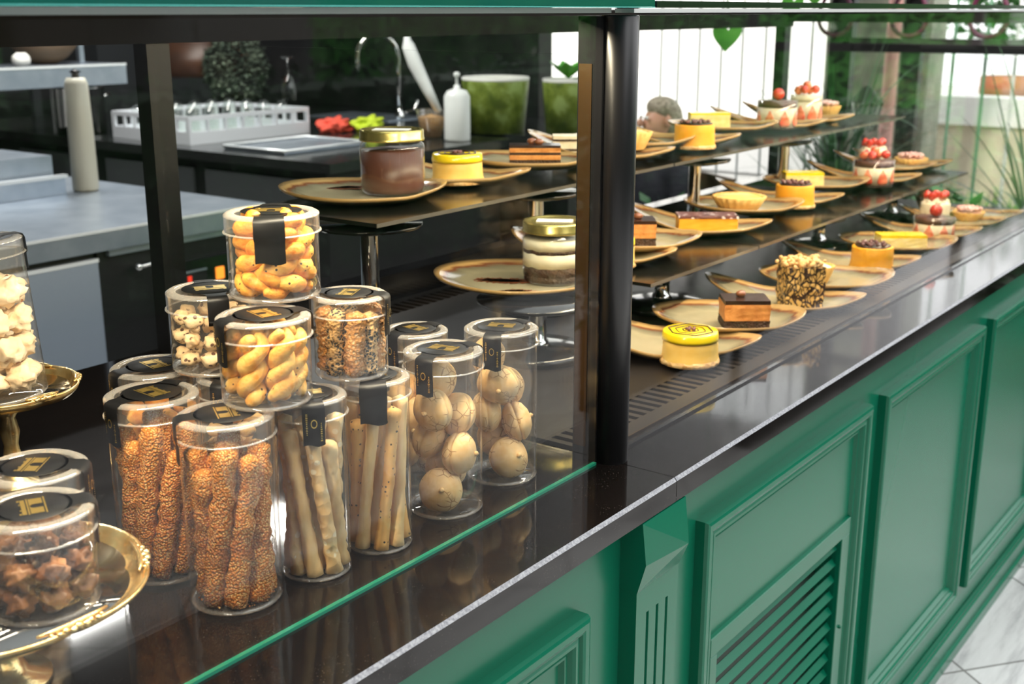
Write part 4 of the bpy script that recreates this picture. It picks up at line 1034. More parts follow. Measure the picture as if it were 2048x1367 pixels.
b = bmesh.new(); add_box(b, .065, .10, -.006, 0, .660, .700); bmesh.ops.bevel(b, geom=b.edges[:], offset=.003, segments=1, affect='EDGES'); obj('power_switch', b, 'orange_light', t)
b = bmesh.new(); blob(b, (-.225, -.01, .752), .012, .1, 2); tube(b, [(-.215, -.012, .752), (-.15, -.012, .756)], .006, 8); obj('handle', b, 'chrome', t)
b = bmesh.new(); add_box(b, -.13, .25, 0, .02, .10, .58); obj('door', b, 'black_satin', t)
# riser on the table
t = thing('steel_riser', 'low two-step stainless riser standing on the worktable, left', 'riser', (1.7, 3.6, .8805))
b = bmesh.new(); add_box(b, -1.1, .65, 0, .35, .0, .055); obj('lower_step', b, 'steel', t)
b = bmesh.new(); add_box(b, -1.1, .66, -.003, .02, .0552, .066); obj('bright_edge', b, 'white_edge', t)
b = bmesh.new(); add_box(b, -1.1, .64, .05, .35, .0555, .128); obj('upper_step', b, 'steel', t)
t = thing('cream_upright', 'cream upright shape standing on the steel worktable', 'canister', (2.44, 3.62, .8805))  # unidentified cream upright, given the form of a canister
b = bmesh.new(); lathe(b, [(0, 0), (.040, 0), (.044, .01), (.042, .20), (.038, .36), (.030, .38), (0, .38)], 32); obj('body', b, 'cream_enamel', t)
b = bmesh.new(); lathe(b, [(.012, .3805), (.012, .395), (.02, .40), (0, .41)], 20); obj('knob', b, 'black_gloss', t)
# wall shelf with wooden bowls, hung from the ceiling
t = thing('hanging_shelf', 'hanging stainless shelf carrying wooden bowls, upper left', 'shelf', (2.4, 4.9, 0))
b = bmesh.new(); add_box(b, -1.2, 1.18, 0, .4, 1.145, 1.238); obj('shelf_board', b, 'steel', t)
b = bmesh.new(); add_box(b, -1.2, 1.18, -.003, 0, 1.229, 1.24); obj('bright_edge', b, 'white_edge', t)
for x in (-1.0, 1.14): b = bmesh.new(); add_box(b, x, x+.025, .3, .325, 1.238, 2.899); obj('hanger', b, 'steel', t)
bowl = thing('wooden_bowl', 'brown wooden bowl on the hanging shelf, cut by the left edge', 'bowl', (0, 0, 0), 0, 'wooden bowls on the hanging shelf')
b = bmesh.new(); lathe(b, [(0, 0), (.05, 0), (.10, .03), (.15, .085), (.165, .14), (.158, .14), (.14, .085), (.09, .035), (0, .008)], 40); obj('bowl_body', b, 'brown_bowl', bowl)
first_or_dup(bowl, (2.88, 5.08, 1.2385)); dup(bowl, (3.30, 5.12, 1.2385), label='brown wooden bowl on the hanging shelf, nearer the upright')
b = bmesh.new(); blob(b, (0, 0, .03), .045, .4, 2, 3, (1, .7, .7)); o = obj('folded_napkin', b, 'paper'); o.location = (3.08, 4.965, 1.2385); tag(o, 'small white crumpled napkin between the wooden bowls', 'napkin')
# black counters
t = thing('kitchen_counter', 'black kitchen counter carrying the glass rack, seen end-on', 'counter', (3.9, 4.3, 0))
b = bmesh.new(); add_box(b, -.52, .62, -.9, 1.9, 0, .858); obj('counter_body', b, 'black_satin', t)
b = bmesh.new(); add_box(b, -.55, .65, -.95, 1.95, .86, .90); obj('counter_top', b, 'black_counter', t)
for y in (-.8, -.1, .6): b = bmesh.new(); add_box(b, -.535, -.522, y, y+.62, .12, .82); obj('door', b, 'grey_wall', t)
t = thing('sink_counter', 'dark sink counter against the right kitchen wall', 'counter', (5.15, 4.3, 0))
b = bmesh.new(); add_box(b, -.42, .45, -1.15, 2.0, 0, .858); obj('counter_body', b, 'black_satin', t)
b = bmesh.new(); add_box(b, -.45, .46, -1.2, 2.0, .86, .90); obj('counter_top', b, 'black_counter', t)
b = bmesh.new(); add_box(b, -.30, .05, .1, .7, .9005, .906); obj('sink', b, 'steel', t)
# glass rack
t = thing('glass_rack', 'grey plastic dishwasher rack full of glasses on the black counter', 'rack', (3.46, 4.32, .9005), R(-1))
for nm, a in (('rack_side', (0, .72, 0, .012)), ('rack_side', (0, .72, .56, .572)), ('rack_end', (0, .012, .012, .56)), ('rack_end', (.708, .72, .012, .56))):
    b = bmesh.new(); x0, x1, y0, y1 = a
    add_box(b, x0, x1, y0, y1, 0, .055); add_box(b, x0, x1, y0, y1, .105, .125)
    L_ = max(x1-x0, y1-y0); n = 7
    for k in range(n+1):
        s = k/n*(L_-.012)
        if x1-x0 > y1-y0: add_box(b, x0+s, x0+s+.012, y0, y1, .055, .105)
        else: add_box(b, x0, x1, y0+s, y0+s+.012, .055, .105)
    obj(nm, b, 'grey_plastic', t)
b = bmesh.new(); add_box(b, .012, .708, .012, .56, 0, .006); obj('rack_floor', b, 'grey_plastic', t)
gl = thing('drinking_glass', 'upturned clear glass standing in the grey dishwasher rack', 'glass', (0, 0, 0), 0, 'upturned glasses in the dishwasher rack')
b = bmesh.new(); lathe(b, [(.035, 0), (.034, .10), (.028, .135), (.010, .145), (0, .146)], 20); obj('bowl', b, 'jarglass', gl)
for i in range(6):
    for j in range(4):
        first_or_dup(gl, (3.46+.085+i*.11, 4.32+.09+j*.125, .9085))
sg = thing('stemmed_glass', 'tall upturned stemmed glass rising above the rack, right end', 'glass', (4.10, 4.38, .9085))
b = bmesh.new(); lathe(b, [(.034, 0), (.036, .06), (.02, .11), (.005, .125), (.005, .19), (.034, .205), (.036, .209), (0, .21)], 24); obj('glass', b, 'jarglass', sg)
sg.location = (4.115, 4.372, 1.056)
# pot, bowls, trays
t = thing('steel_pot', 'wide stainless cooking pot on the black counter, left of the rack', 'pot', (3.52, 5.22, .9005))
b = bmesh.new(); lathe(b, [(0, 0), (.12, 0), (.125, .008), (.125, .215), (.131, .22), (.120, .22), (.118, .02), (0, .012)], 40); obj('pot_body', b, 'chrome', t)
b = bmesh.new(); tube(b, [(.125, -.03, .17), (.16, -.03, .18), (.16, .03, .18), (.125, .03, .17)], .006, 8); obj('handle', b, 'chrome', t)
t = thing('serving_tray', 'flat steel tray with bright rim on the black counter, before the cloths', 'tray', (3.7, 3.9, .9005))
obj('tray_base', box_bm(-.24, .25, -.18, .2, 0, .008, bev=.003), 'steel', t)
b = bmesh.new(); tube(b, [(-.24, -.18, .014), (.25, -.18, .014), (.25, .2, .014), (-.24, .2, .014)], .006, 8, closed=True); obj('bright_rim', b, 'white_edge', t)
for (x, y, m_, nm, lb) in ((4.27, 4.23, 'red_cloth', 'cleaning_cloth', 'crumpled red cleaning cloth on the black counter'), (4.40, 4.12, 'lime', 'cleaning_cloth', 'crumpled lime green cleaning cloth beside the red one')):
    b = bmesh.new(); blob(b, (0, 0, .03), .075, .6, 4, x, (1.1, .9, .55), 2.2)
    for v in b.verts: v.co.z = max(v.co.z, 0)
    o = obj(nm, b, m_); o.location = (x, y, .9005); tag(o, lb, 'cloth')
# faucet
t = thing('swan_neck_faucet', 'tall arched chrome faucet above the sink', 'faucet', (4.98, 4.43, .9067))
b = bmesh.new(); lathe(b, [(0, 0), (.03, 0), (.028, .02), (.016, .04), (.016, .06), (0, .06)], 24); obj('base', b, 'chrome', t)
pts = [(0, 0, .06), (0, 0, .30)]+[(-.10*(1-math.cos(a))*.9, .055*(1-math.cos(a))*1.2, .33+.12*math.sin(a)) for a in [math.pi*k/12 for k in range(13)]]+[(-.18, .132, .26)]
b = bmesh.new(); tube(b, pts, .0115, 12); obj('spout', b, 'chrome', t)
b = bmesh.new(); tube(b, [(.02, -.02, .03), (.06, -.06, .05), (.07, -.07, .10)], .009, 8); obj('lever', b, 'chrome', t)
# bottle, piping bag in tub, green paper pots
t = thing('white_bottle', 'white plastic pump bottle on the counter beside the green pots', 'bottle', (4.33, 3.50, .9005))
b = bmesh.new(); lathe(b, [(0, 0), (.058, 0), (.060, .008), (.060, .20), (.045, .225), (.014, .235), (.014, .25), (0, .25)], 32); obj('bottle_body', b, 'white_plastic', t)
b = bmesh.new(); lathe(b, [(.006, .2502), (.006, .285), (.014, .29), (.014, .305), (0, .31)], 16); obj('pump', b, 'white_plastic', t)
t = thing('cookie_tub', 'clear tub of cookies on the counter, left of the white bottle', 'tub', (4.36, 3.68, .9005))
b = bmesh.new(); lathe(b, [(0, .001), (.05, .001), (.072, .13)], 32); obj('tub_body', b, 'plastic_rim', t)
b = bmesh.new(); lathe(b, [(0, .004), (.047, .004), (.064, .095), (0, .11)], 24); obj('cookies', b, 'bread_fill', t)
b = bmesh.new(); tube(b, [(4.385, 3.655, 1.02), (4.36, 3.70, 1.12), (4.33, 3.75, 1.24), (4.315, 3.775, 1.32), (4.313, 3.778, 1.345), (4.312, 3.78, 1.38)], [.016, .026, .034, .030, .018, .010], 14)
tag(obj('piping_bag', b, 'white_plastic'), 'white piping bag standing upright in the cookie tub', 'piping bag')
def paperpot(x, y, r, h, label, leafy):
    t = thing('plant_pot', label, 'plant pot', (x, y, .9005), 0, 'green leaf-print pots')
    b = bmesh.new(); lathe(b, [(0, 0), (r*.86, 0), (r, h*.9), (r*.985, h), (r*.95, h), (r*.92, h*.85), (0, h*.8)], 48); obj('pot_body', b, 'bag_green', t)
    b = bmesh.new(); lathe(b, [(r*1.002, h*.955), (r*1.015, h), (r*.98, h*1.012), (r*.94, h), (r*.93, h*.95)], 48); obj('white_rim', b, 'paper', t)
    if leafy:
        for k in range(7):
            b = bmesh.new(); a = k*.9; q = r*.45
            res = [b.verts.new(c) for c in ((0, 0, 0), (.05, -.045, .05), (.10, 0, .085), (.05, .045, .05))]; b.faces.new(res)
            for v in b.verts: v.co = Matrix.Rotation(a, 4, 'Z') @ v.co+Vector((0, 0, h))
            obj('leaf', b, 'leaf_bright', t)
paperpot(4.78, 3.62, .165, .262, 'wide green leaf-print pot with white rim on the counter', False)
paperpot(4.93, 3.29, .125, .258, 'smaller green leaf-print pot with bright leaves next to the wide one', True)
# brown hood over a shaggy plant, paper bag and bright shelf strip
t = thing('clipped_bush', 'shaggy grey-green potted bush standing on the kitchen counter', 'plant', (4.30, 4.96, .9005))
b = bmesh.new(); lathe(b, [(0, 0), (.09, 0), (.12, .12), (.11, .12), (.10, .1), (0, .09)], 28); obj('pot', b, 'black_satin', t)
def leafball(b, c, rx, rz, n, s, seed, mi=0):
    q = random.Random(seed)
    for k in range(n):
        u = q.uniform(-1, 1); a = q.uniform(0, 6.283); w_ = math.sqrt(1-u*u); f = q.uniform(.72, 1)
        p = Vector((c[0]+rx*f*w_*math.cos(a), c[1]+rx*f*w_*math.sin(a), c[2]+rz*f*u)); d = Vector((q.gauss(0, 1), q.gauss(0, 1), q.gauss(0, .6))).normalized()
        e = d.cross(Vector((0, 0, 1))).normalized()*s*.32; l_ = s*q.uniform(.6, 1.2)
        vs = [b.verts.new(x) for x in (p, p+d*l_*.5+e, p+d*l_, p+d*l_*.5-e)]; f_ = b.faces.new(vs); f_.material_index = mi
b = bmesh.new(); M['sage'] = noisy('sage_leaves', [(.3, (.03, .06, .04)), (.7, (.22, .27, .19))], 12, .7, 0)
leafball(b, (0, 0, .285), .165, .19, 4200, .03, 1); obj('foliage', b, 'sage', t)
b = bmesh.new(); n = 16
for k in range(n+1):
    a = R(200)*k/n-R(10); pass
lathe(b, [(0, .30), (.10, .29), (.20, .22), (.27, .10), (.285, 0), (.275, 0), (.26, .09), (.19, .21), (.095, .28), (0, .288)], 40)
t = thing('hanging_hood', 'dark brown domed lamp shade hanging over the kitchen counter', 'lamp', (3.45, 4.55, 1.17)); obj('shade', b, 'brown_leather', t)
b = bmesh.new(); tube(b, [(0, 0, .29), (0, 0, 1.73)], .006, 8); obj('cord', b, 'black_satin', t)
t.location = (4.36, 5.32, 1.14)
b = box_bm(-.09, .09, -.05, .05, 0, .25); o = None; b.free()
t = thing('wall_shelf', 'black wall shelf with bright front strip in the kitchen', 'shelf', (4.85, 4.95, 1.36))
b = bmesh.new(); add_box(b, -.35, .15, .0, .3, 0, .02); obj('shelf_board', b, 'black_satin', t)
b = bmesh.new(); add_box(b, -.35, .15, -.004, 0, 0, .022); obj('bright_strip', b, 'white_edge', t)
b = bmesh.new(); add_box(b, -.30, -.28, .28, .299, .02, 1.539); add_box(b, .1, .12, .28, .299, .02, 1.539); obj('hanger', b, 'black_satin', t)
tag(obj('paper_bag', box_bm(4.60, 4.85, 5.00, 5.14, 1.3804, 1.62, bev=.01), 'beige_wall'), 'pale paper bag standing on the black wall shelf', 'bag')
# window in the back wall, left
t = tag(obj('window_1', box_bm(2.9, 4.14, 6.60, 6.615, .45, 1.75), 'jarglass'), kind='structure')
b = bmesh.new()
for x in (2.86, 3.5, 4.14): add_box(b, x, x+.05, 6.58, 6.619, .40, 1.80)
add_box(b, 2.86, 4.19, 6.579, 6.619, .38, .43); add_box(b, 2.86, 4.19, 6.579, 6.619, 1.75, 1.80)
obj('window_frame', b, 'grey_wall', t)

# ---------------------------------------------------------------- facade, right
FX = 6.5
def fbox(y0, y1, z0, z1, d=.04): return box_bm(FX-d/2, FX+d/2, y0, y1, z0, z1)
struct('trim_2', fbox(2.475, 2.60, 0, 2.9, .07), 'black_satin')
struct('trim_3', fbox(2.10, 2.20, 0, 2.9, .06), 'black_satin')
struct('trim_4', fbox(3.85, 3.97, 0, 2.9, .08), 'black_satin')
struct('trim_5', fbox(-2.0, 2.475, 1.262, 1.308, .04), 'black_satin')
for i, y0 in enumerate((.9, -.35, -1.6)): struct('trim_%d' % (6+i), fbox(y0, y0+.05, 0, 2.9, .05), 'black_satin')
M['rail_grey'] = mat('painted_rail', (.42, .46, .45), .5); M['rail_green'] = mat('green_rail', (.14, .30, .19), .5); M['rail_white'] = mat('white_rail', (.85, .86, .85), .5)
t = thing('window_grille', 'row of thin pale bars across the bright window behind the cakes', 'grille', (FX+.12, 3.2, 0))
for y in (3.735, 3.614, 3.474, 3.328, 3.192, 3.046, 2.90, 2.764, 2.646):
    b = bmesh.new(); tube(b, [(0, y-3.2, 0), (0, y-3.2, 2.8)], .007, 8); obj('bar', b, 'rail_grey', t)
b = bmesh.new(); add_box(b, -.012, .012, -.6, .6, .10, .125); obj('bottom_rail', b, 'rail_grey', t)
t = thing('window_grille', 'slender green and white bars across the right-hand window', 'grille', (FX+.12, 1.0, 0))
for i, y in enumerate((1.971, 1.805, 1.656, 1.50, 1.35, 1.2, 1.05, .9, .75, .6)):
    b = bmesh.new(); tube(b, [(0, y-1.0, 0), (0, y-1.0, 2.8)], .009, 8); obj('bar', b, 'rail_white' if i in (2, 5) else 'rail_green', t)
b = bmesh.new(); add_box(b, -.01, .01, -.45, 1.05, .10, .125); obj('bottom_rail', b, 'rail_green', t)
# outdoors
struct('trim_9', box_bm(6.6, 26, -16, 16, -.12, -.02), 'paving')
struct('wall_front', box_bm(10.4, 10.6, 3.55, 12, 0, 3.8), 'white_wall')
t = thing('garden_wall', 'low beige garden wall with bright white coping beyond the bars', 'garden wall', (9.1, 0, -.02))
b = bmesh.new(); add_box(b, -.1, .1, -5, 2.95, 0, .70); obj('wall_body', b, 'beige_wall', t)
b = bmesh.new(); add_box(b, -.14, .14, -5.02, 2.97, .7005, .90); obj('coping', b, 'white_wall', t)
b = bmesh.new()
q = random.Random(4)
for k in range(900): 
    x, y = q.uniform(8.4, 8.95), q.uniform(-.3, 2.9); a = q.uniform(0, 3.14); h = q.uniform(.1, .28)
    b.faces.new([b.verts.new(c) for c in ((x, y, -.02), (x+.03*math.cos(a), y+.03*math.sin(a), -.02), (x+q.uniform(-.05, .05), y+q.uniform(-.05, .05), h))])
tag(obj('grass_strip', b, 'grass'), 'strip of grass at the foot of the garden wall', 'grass', kind='stuff')
t = thing('stone_pier', 'grey-green stone pier outside, between the black frames', 'pier', (7.6, 2.66, -.02)); b = box_bm(-.15, .15, -.30, .36, 0, 3.2, bev=.01); obj('pier_body', b, 'stone', t)
b = box_bm(-.19, .19, -.34, .40, 3.2005, 3.3, bev=.01); obj('pier_cap', b, 'white_wall', t)
t = thing('pink_column', 'slim pink painted column in front of the stone pier', 'column', (7.25, 2.52, -.02))
b = bmesh.new(); lathe(b, [(0, 0), (.06, 0), (.06, .08), (.042, .12), (.040, 2.9), (.06, 2.95), (.06, 3.0), (0, 3.0)], 24); obj('shaft', b, 'pink_paint', t)
t = thing('garden_lantern', 'dark hexagonal lantern standing on a post before the pink column', 'lantern', (6.28, 2.30, 0))
b = bmesh.new(); lathe(b, [(0, 0), (.07, 0), (.07, .02), (.012, .05), (.012, .84), (0, .84)], 16); obj('post', b, 'grid_iron', t)
b = bmesh.new(); lathe(b, [(0, .8405), (.03, .8405), (.055, .86), (.085, 1.0), (.085, 1.01)], 6); obj('glass_shade', b, 'jarglass', t)
b = bmesh.new(); lathe(b, [(.095, 1.0105), (.02, 1.09), (0, 1.10)], 6)
for k in range(6):
    a = k*math.pi/3; tube(b, [(.055*math.cos(a), .055*math.sin(a), .86), (.086*math.cos(a), .086*math.sin(a), 1.01)], .005, 6)
obj('lantern_frame', b, 'grid_iron', t)
t = thing('burgundy_ornament', 'burgundy wrought-iron scroll panel above the glass top, upper right', 'ornament', (6.40, 1.8, 1.308))
for y in (-.45, -.05, .35, .75):
    b = bmesh.new()
    tube(b, [(0, y+.09*math.cos(a)*(1-.25*math.sin(a)), .16+.12*math.sin(a)) for a in [2*math.pi*k/24 for k in range(24)]], .012, 8, closed=True); obj('scroll', b, 'burgundy', t)
b = bmesh.new(); add_box(b, -.01, .01, -1.3, .66, .0, .03); obj('panel_rail', b, 'grid_iron', t)
# trees and hedges outdoors
def tree(x, y, h, r, label, seed, mat_='leaf', n=2500, s=.16, trunk=.08):
    t = thing('garden_tree', label, 'tree', (x, y, -.02 if x > 6.6 or y < -7 else 0), 0, 'garden trees')
    b = bmesh.new(); tube(b, [(0, 0, 0), (.03, 0, h*.4), (-.02, .03, h*.8)], [trunk, trunk*.8, trunk*.5], 10); obj('trunk', b, 'bark', t)
    b = bmesh.new(); q = random.Random(seed)
    for k in range(6): leafball(b, (q.uniform(-.5, .5)*r, q.uniform(-.5, .5)*r, h*.85+q.uniform(-.3, .3)*r), r*.62, r*.55, n//6, s, seed*7+k)
    obj('foliage', b, mat_, t)
tree(11.5, .6, 2.6, 1.3, 'leafy tree beyond the garden wall, right', 1)
tree(12.5, 2.9, 2.4, 1.2, 'bushy tree beyond the garden wall, nearer the stone pier', 2, 'leaf')
t = thing('terracotta_planter', 'terracotta planter beyond the garden wall', 'planter', (11.0, 2.75, -.02)); b = bmesh.new(); lathe(b, [(0, 0), (.18, 0), (.24, .8), (.27, .8), (.27, .95), (0, .95)], 24); obj('pot', b, 'terracotta', t)
t = thing('terracotta_planter', 'second terracotta planter farther right beyond the garden wall', 'planter', (11.6, 1.9, -.02)); b = bmesh.new(); lathe(b, [(0, 0), (.2, 0), (.28, .8), (.3, .95), (0, .95)], 24); obj('pot', b, 'terracotta', t)
# street side behind the viewer, seen in reflections
tree(3.0, -5.6, 3.2, 1.7, 'garden tree on the street side, mirrored in the glass', 5, 'leaf', 3000, .2)
tree(11.4, -5.0, 3.4, 1.8, 'second garden tree on the street side, far right', 7, 'leaf_dark', 3000, .2)
t = thing('added_hedge', 'added tall hedge outside to the far right, unseen, darkening the glass reflection', 'hedge', (8.2, -3.4, -.02))  # unseen hedge added so the far right glass reflects dark greenery
b = bmesh.new(); add_box(b, -.45, .45, -3.0, 2.9, 0, 1.75)
q = random.Random(78)
for k in range(7000):
    p = Vector((q.choice((-1, -1, 1))*q.uniform(.4, .52), q.uniform(-3, 3), q.uniform(.05, 1.85)))
    d = Vector((q.gauss(0, 1), q.gauss(0, 1), q.gauss(0, 1))).normalized(); e = d.cross(Vector((0, 0, 1))).normalized()*.03; l_ = q.uniform(.06, .13)
    b.faces.new([b.verts.new(x) for x in (p, p+d*l_*.5+e, p+d*l_, p+d*l_*.5-e)])
obj('foliage', b, 'leaf', t)
t = thing('added_hedge', 'added low hedge in a trough right of the counter, unseen, darkening reflections', 'hedge', (5.4, -.62, 0))  # out-of-view hedge, added to deepen reflections in the panels and glass
b = bmesh.new(); add_box(b, -1.75, 1.05, -.25, .25, 0, .35); obj('trough', b, 'black_satin', t)
b = bmesh.new(); add_box(b, -1.7, 1.0, -.22, .22, .35, .98)
q = random.Random(79)
for k in range(5000):
    p = Vector((q.uniform(-1.78, 1.05), q.choice((-1, 1, 1))*q.uniform(.2, .28), q.uniform(.33, 1.03)))
    if k % 5 == 0: p.x = -1.72-q.random()*.06; p.y = q.uniform(-.25, .25)
    d = Vector((q.gauss(0, 1), q.gauss(0, 1), q.gauss(0, 1))).normalized(); e = d.cross(Vector((0, 0, 1))).normalized()*.016; l_ = q.uniform(.04, .07)
    b.faces.new([b.verts.new(x) for x in (p, p+d*l_*.5+e, p+d*l_, p+d*l_*.5-e)])
obj('foliage', b, 'leaf_dark', t)
t = thing('street_facade', 'dark shop front across the street behind the viewer', 'building', (2.0, -9.5, -.02))
b = bmesh.new(); add_box(b, -9, 10, -.2, 0, 0, 4.2); obj('facade_wall', b, 'grey_wall', t)
for k in range(6): b = bmesh.new(); add_box(b, -8+k*3, -6.4+k*3, 0, .03, .8, 3.2); obj('window', b, 'black_gloss', t)
t = thing('added_hedge', 'added long hedge in a dark trough on the street side, unseen, dimming the glass reflection', 'hedge', (2.6, -2.5, 0))  # added out of view to keep bright surroundings from hazing the front glass
b = bmesh.new(); add_box(b, -3.6, 3.6, -.3, .3, 0, .35); obj('trough', b, 'black_satin', t)
b = bmesh.new(); add_box(b, -3.5, 3.5, -.22, .22, .35, 1.15)
q = random.Random(77)
for k in range(9000):
    p = Vector((q.uniform(-3.6, 3.6), q.choice((-1, 1, 1))*q.uniform(.2, .3), q.uniform(.33, 1.22)))
    d = Vector((q.gauss(0, 1), q.gauss(0, 1), q.gauss(0, 1))).normalized(); e = d.cross(Vector((0, 0, 1))).normalized()*.018; l_ = q.uniform(.04, .08)
    b.faces.new([b.verts.new(x) for x in (p, p+d*l_*.5+e, p+d*l_, p+d*l_*.5-e)])
obj('foliage', b, 'leaf_dark', t)
# ---------------------------------------------------------------- plants inside, behind the case
def blade(b, p, d, L_, w, droop, n=7, mi=0):
    d = Vector(d).normalized(); s = d.cross(Vector((0, 0, 1)))
    s = s.normalized() if s.length > 1e-3 else Vector((1, 0, 0)); prev = None; q = Vector(p); v = d.copy()
    for i in range(n+1):
        u = i/n; ww = w*(1-u)**.6*(.5+.5*min(1, u*4)); a_, c_ = b.verts.new(q+s*ww), b.verts.new(q-s*ww)
        if prev: f = b.faces.new((prev[0], a_, c_, prev[1])); f.material_index = mi; f.smooth = True
        prev = (a_, c_); v = (v+Vector((0, 0, -droop/n))).normalized(); q = q+v*L_/n
def grassy(x, y, label, h=.9, n=90, seed=1, L_=.75, potr=.16, w=.010):
    t = thing('potted_grass_palm', label, 'potted plant', (x, y, 0), 0, 'grassy potted palms')
    b = bmesh.new(); lathe(b, [(0, 0), (potr*.8, 0), (potr, .38), (potr*1.06, .40), (potr*.95, .40), (potr*.9, .36), (0, .35)], 32); obj('planter', b, 'black_satin', t)
    q = random.Random(seed); b = bmesh.new()
    for k in range(n):
        a = q.uniform(0, 6.283); el = q.uniform(.35, 1.5); r0 = q.uniform(0, .07)
        z0 = .36+q.uniform(0, h*.5); blade(b, (r0*math.cos(a), r0*math.sin(a), z0), (math.cos(a)*math.cos(el), math.sin(a)*math.cos(el), math.sin(el)), L_*q.uniform(.5, 1.1), w, q.uniform(.4, 1.6))
    obj('leaves', b, 'leaf_dark', t)
    b = bmesh.new()
    for k in range(7): a = k*.9; tube(b, [(.02*math.cos(a), .02*math.sin(a), .35), (.06*math.cos(a), .06*math.sin(a), .36+h*.5)], .006, 6)
    obj('stems', b, 'leaf', t)
grassy(5.45, 2.12, 'grassy potted palm with long thin leaves behind the top row of cups', seed=2, n=110)
grassy(5.60, 1.25, 'lower grassy potted palm whose long leaves cross the right window', .5, 60, 3, .85)
def bush(x, y, h, r, label, seed, mat_='leaf', n=700, s=.09):
    t = thing('potted_bush', label, 'potted plant', (x, y, 0), 0, 'potted bushes behind the case')
    b = bmesh.new(); lathe(b, [(0, 0), (r*.5, 0), (r*.62, .30), (r*.58, .30), (0, .27)], 28); obj('planter', b, 'terracotta', t)
    b = bmesh.new(); leafball(b, (0, 0, h*.62), r, h*.38, n, s, seed); obj('foliage', b, mat_, t)
bush(4.45, 1.42, .88, .30, 'leafy potted bush behind the right end of the middle shelf', 1, 'leaf', 900)
bush(4.40, .70, .80, .28, 'leafy potted bush beyond the lowest berry tarts', 2, 'leaf', 900)
bush(3.95, 2.15, .80, .27, 'dark potted bush seen low between the shelves', 3, 'leaf_dark', 900)
bush(3.20, 2.10, .76, .28, 'bright potted bush seen below the middle shelf beside the post', 4, 'leaf_bright', 900)
bush(5.05, .25, .72, .30, 'low potted bush near the right window', 5, 'leaf_dark', 900)
# hanging heart leaf
t = thing('hanging_vine', 'bright heart-shaped leaf on a vine hanging before the window', 'vine', (4.18, 2.08, 2.89))
b = bmesh.new(); tube(b, [(0, 0, 0), (.02, .01, -.7), (-.02, .0, -1.3), (0, 0, -1.46)], .004, 6); obj('stem', b, 'leaf', t)
def heart(b, s, m):
    out = []
    for k in range(28):
        a = 2*math.pi*k/28; x = .95*math.sin(a)**3; y = .8*math.cos(a)-.32*math.cos(2*a)-.12*math.cos(3*a)
        out.append(Vector((x*s, .12*s*abs(x), y*s)))
    c = b.verts.new(m @ Vector((0, -.02*s, 0))); vs = [b.verts.new(m @ p) for p in out]
    for k in range(28): b.faces.new((c, vs[k], vs[(k+1) % 28])).smooth = True
for k, (dx, dy, dz, s, an) in enumerate(((0, 0, -1.505, .062, 10), (.12, -.2, -1.40, .055, 25), (.17, -.26, -1.35, .05, -30))):
    b = bmesh.new(); heart(b, s, Matrix.Translation((dx, dy, dz)) @ Matrix.Rotation(R(-53+an), 4, 'Z') @ Matrix.Rotation(R(15), 4, 'X'))
    obj('leaf', b, 'leaf_bright', t)
    if k: b = bmesh.new(); tube(b, [(.01, 0, -1.1), (dx, dy, dz+.05)], .003, 6); obj('leaf_stalk', b, 'leaf', t)
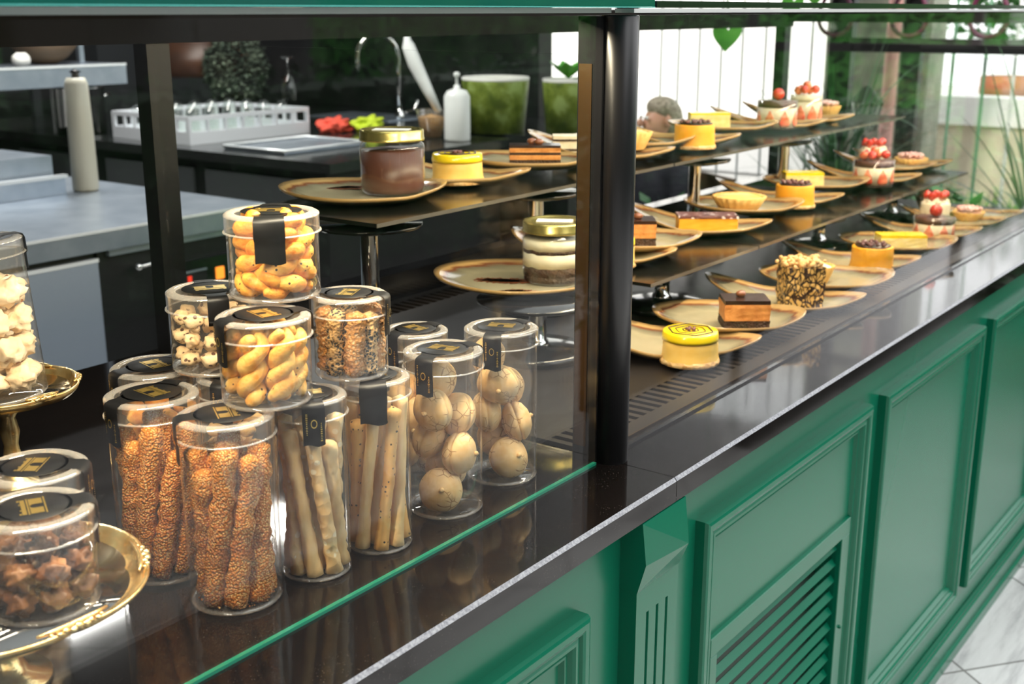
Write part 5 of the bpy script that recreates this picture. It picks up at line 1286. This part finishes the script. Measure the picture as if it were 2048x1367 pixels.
# ---------------------------------------------------------------- seated person
def meta(name, balls, res=.022):
    mb = bpy.data.metaballs.new(name); mb.resolution = res; mb.render_resolution = res; mb.threshold = .6
    for (p, r) in balls:
        e = mb.elements.new(); e.co = p; e.radius = r
    o = bpy.data.objects.new(name, mb); COL.objects.link(o); bpy.context.view_layer.update()
    dg = bpy.context.evaluated_depsgraph_get(); me = bpy.data.meshes.new_from_object(o.evaluated_get(dg))
    bpy.data.objects.remove(o); bpy.data.metaballs.remove(mb)
    for f in me.polygons: f.use_smooth = True
    return me
def caps(a, c, ra, rb_, n=None):
    a, c = Vector(a), Vector(c); n = n or max(3, int((c-a).length/(min(ra, rb_)*.45)))
    return [(a.lerp(c, i/n), (ra+(rb_-ra)*i/n)*1.55) for i in range(n+1)]
def person(loc, rz):
    t = thing('person', 'seated person with grey-brown hair in dark clothes behind the case', 'person', loc, rz)
    B = []
    B += caps((0, 0, .50), (0, -.02, .80), .12, .13); B += caps((-.15, -.02, .86), (.15, -.02, .86), .055, .055)
    B += caps((0, 0, .86), (0, .02, .99), .05, .045)
    head = [((0, .03, 1.09), .135), ((0, .05, 1.05), .115), ((0, .00, 1.11), .125)]
    head = [(p, r*.80) for p, r in head]; B += head
    for s in (-1, 1):
        B += caps((s*.08, 0, .48), (s*.11, .42, .50), .075, .055); B += caps((s*.11, .43, .49), (s*.11, .38, .09), .052, .035); B += caps((s*.11, .36, .05), (s*.12, .52, .035), .034, .026)
        B += caps((s*.19, -.01, .84), (s*.24, .04, .58), .042, .034); B += caps((s*.24, .05, .57), (s*.10, .30, .60), .032, .024)
        B += caps((s*.10, .31, .60), (s*.08, .36, .60), .026, .022, 3)
        for f in range(4): B += caps((s*(.105-.016*f), .37, .602), (s*(.10-.015*f), .425-.006*abs(f-1), .582), .0075, .0065, 8)
        B += caps((s*.055, .33, .605), (s*.035, .375, .595), .009, .007, 6)
    me = meta('person_body', B, .016); me.materials.append(M['skin']); o = bpy.data.objects.new('body', me); COL.objects.link(o); o.parent = t
    fb = bmesh.new(); blob(fb, (0, .128, 1.075), .015, .05, 2, 1, (.8, 1.2, 1.4))
    obj('nose', fb, 'skin', t)
    for s in (-1, 1):
        fb = bmesh.new(); blob(fb, (s*.027, .108, 1.10), .010, 0, 2); obj('eye', fb, 'paper', t)
        fb = bmesh.new(); blob(fb, (s*.027, .1165, 1.10), .005, 0, 1); obj('pupil', fb, 'black_gloss', t)
        fb = bmesh.new(); blob(fb, (s*.078, .02, 1.085), .022, .1, 2, 2, (.4, .8, 1.3)); obj('ear', fb, 'skin', t)
    fb = bmesh.new(); blob(fb, (0, .108, 1.035), .014, .05, 2, 1, (1.5, .6, .35)); obj('mouth', fb, 'red_cloth', t)
    H_ = [((0, .0, 1.135), .105), ((0, -.03, 1.10), .108), ((0, -.035, 1.05), .09), ((.04, .02, 1.145), .075), ((-.04, .02, 1.145), .075), ((0, .055, 1.15), .065)]
    me = meta('hair_m', H_, .018); me.materials.append(M['hair']); o = bpy.data.objects.new('hair', me); COL.objects.link(o); o.parent = t
    T_ = caps((0, 0, .50), (0, -.02, .80), .135, .145)+caps((-.15, -.02, .855), (.15, -.02, .855), .07, .07)
    for s in (-1, 1): T_ += caps((s*.19, -.01, .84), (s*.24, .04, .58), .052, .044)+caps((s*.24, .05, .57), (s*.13, .25, .60), .042, .034)
    me = meta('jacket_m', T_, .02); me.materials.append(M['navy']); o = bpy.data.objects.new('jacket', me); COL.objects.link(o); o.parent = t
    T_ = []
    for s in (-1, 1): T_ += caps((s*.08, 0, .48), (s*.11, .42, .50), .085, .065)+caps((s*.11, .43, .49), (s*.11, .38, .12), .062, .046)
    me = meta('trousers_m', T_, .02); me.materials.append(M['navy']); o = bpy.data.objects.new('trousers', me); COL.objects.link(o); o.parent = t
    for s in (-1, 1):
        b = bmesh.new(); blob(b, (s*.115, .44, .045), .05, 0, 3, 1, (.95, 2.2, .85))
        for v in b.verts: v.co.z = max(v.co.z, .001)
        obj('shoe', b, 'black_gloss', t)
person((4.74, 2.65, 0), R(58))
bpy.data.objects['person'].scale = (.93, .93, .93)
t = thing('dining_chair', 'dark wooden chair under the seated person', 'chair', (4.75, 2.64, 0), R(58))
b = bmesh.new(); add_box(b, -.20, .20, -.22, .17, .30, .33); obj('seat', b, 'rattan', t)
for sx in (-.19, .16):
    for sy in (-.20, .12): b = bmesh.new(); add_box(b, sx, sx+.035, sy, sy+.035, 0, .30); obj('leg', b, 'rattan', t)
b = bmesh.new(); add_box(b, -.20, .20, -.245, -.221, .30, .76); obj('backrest', b, 'rattan', t)
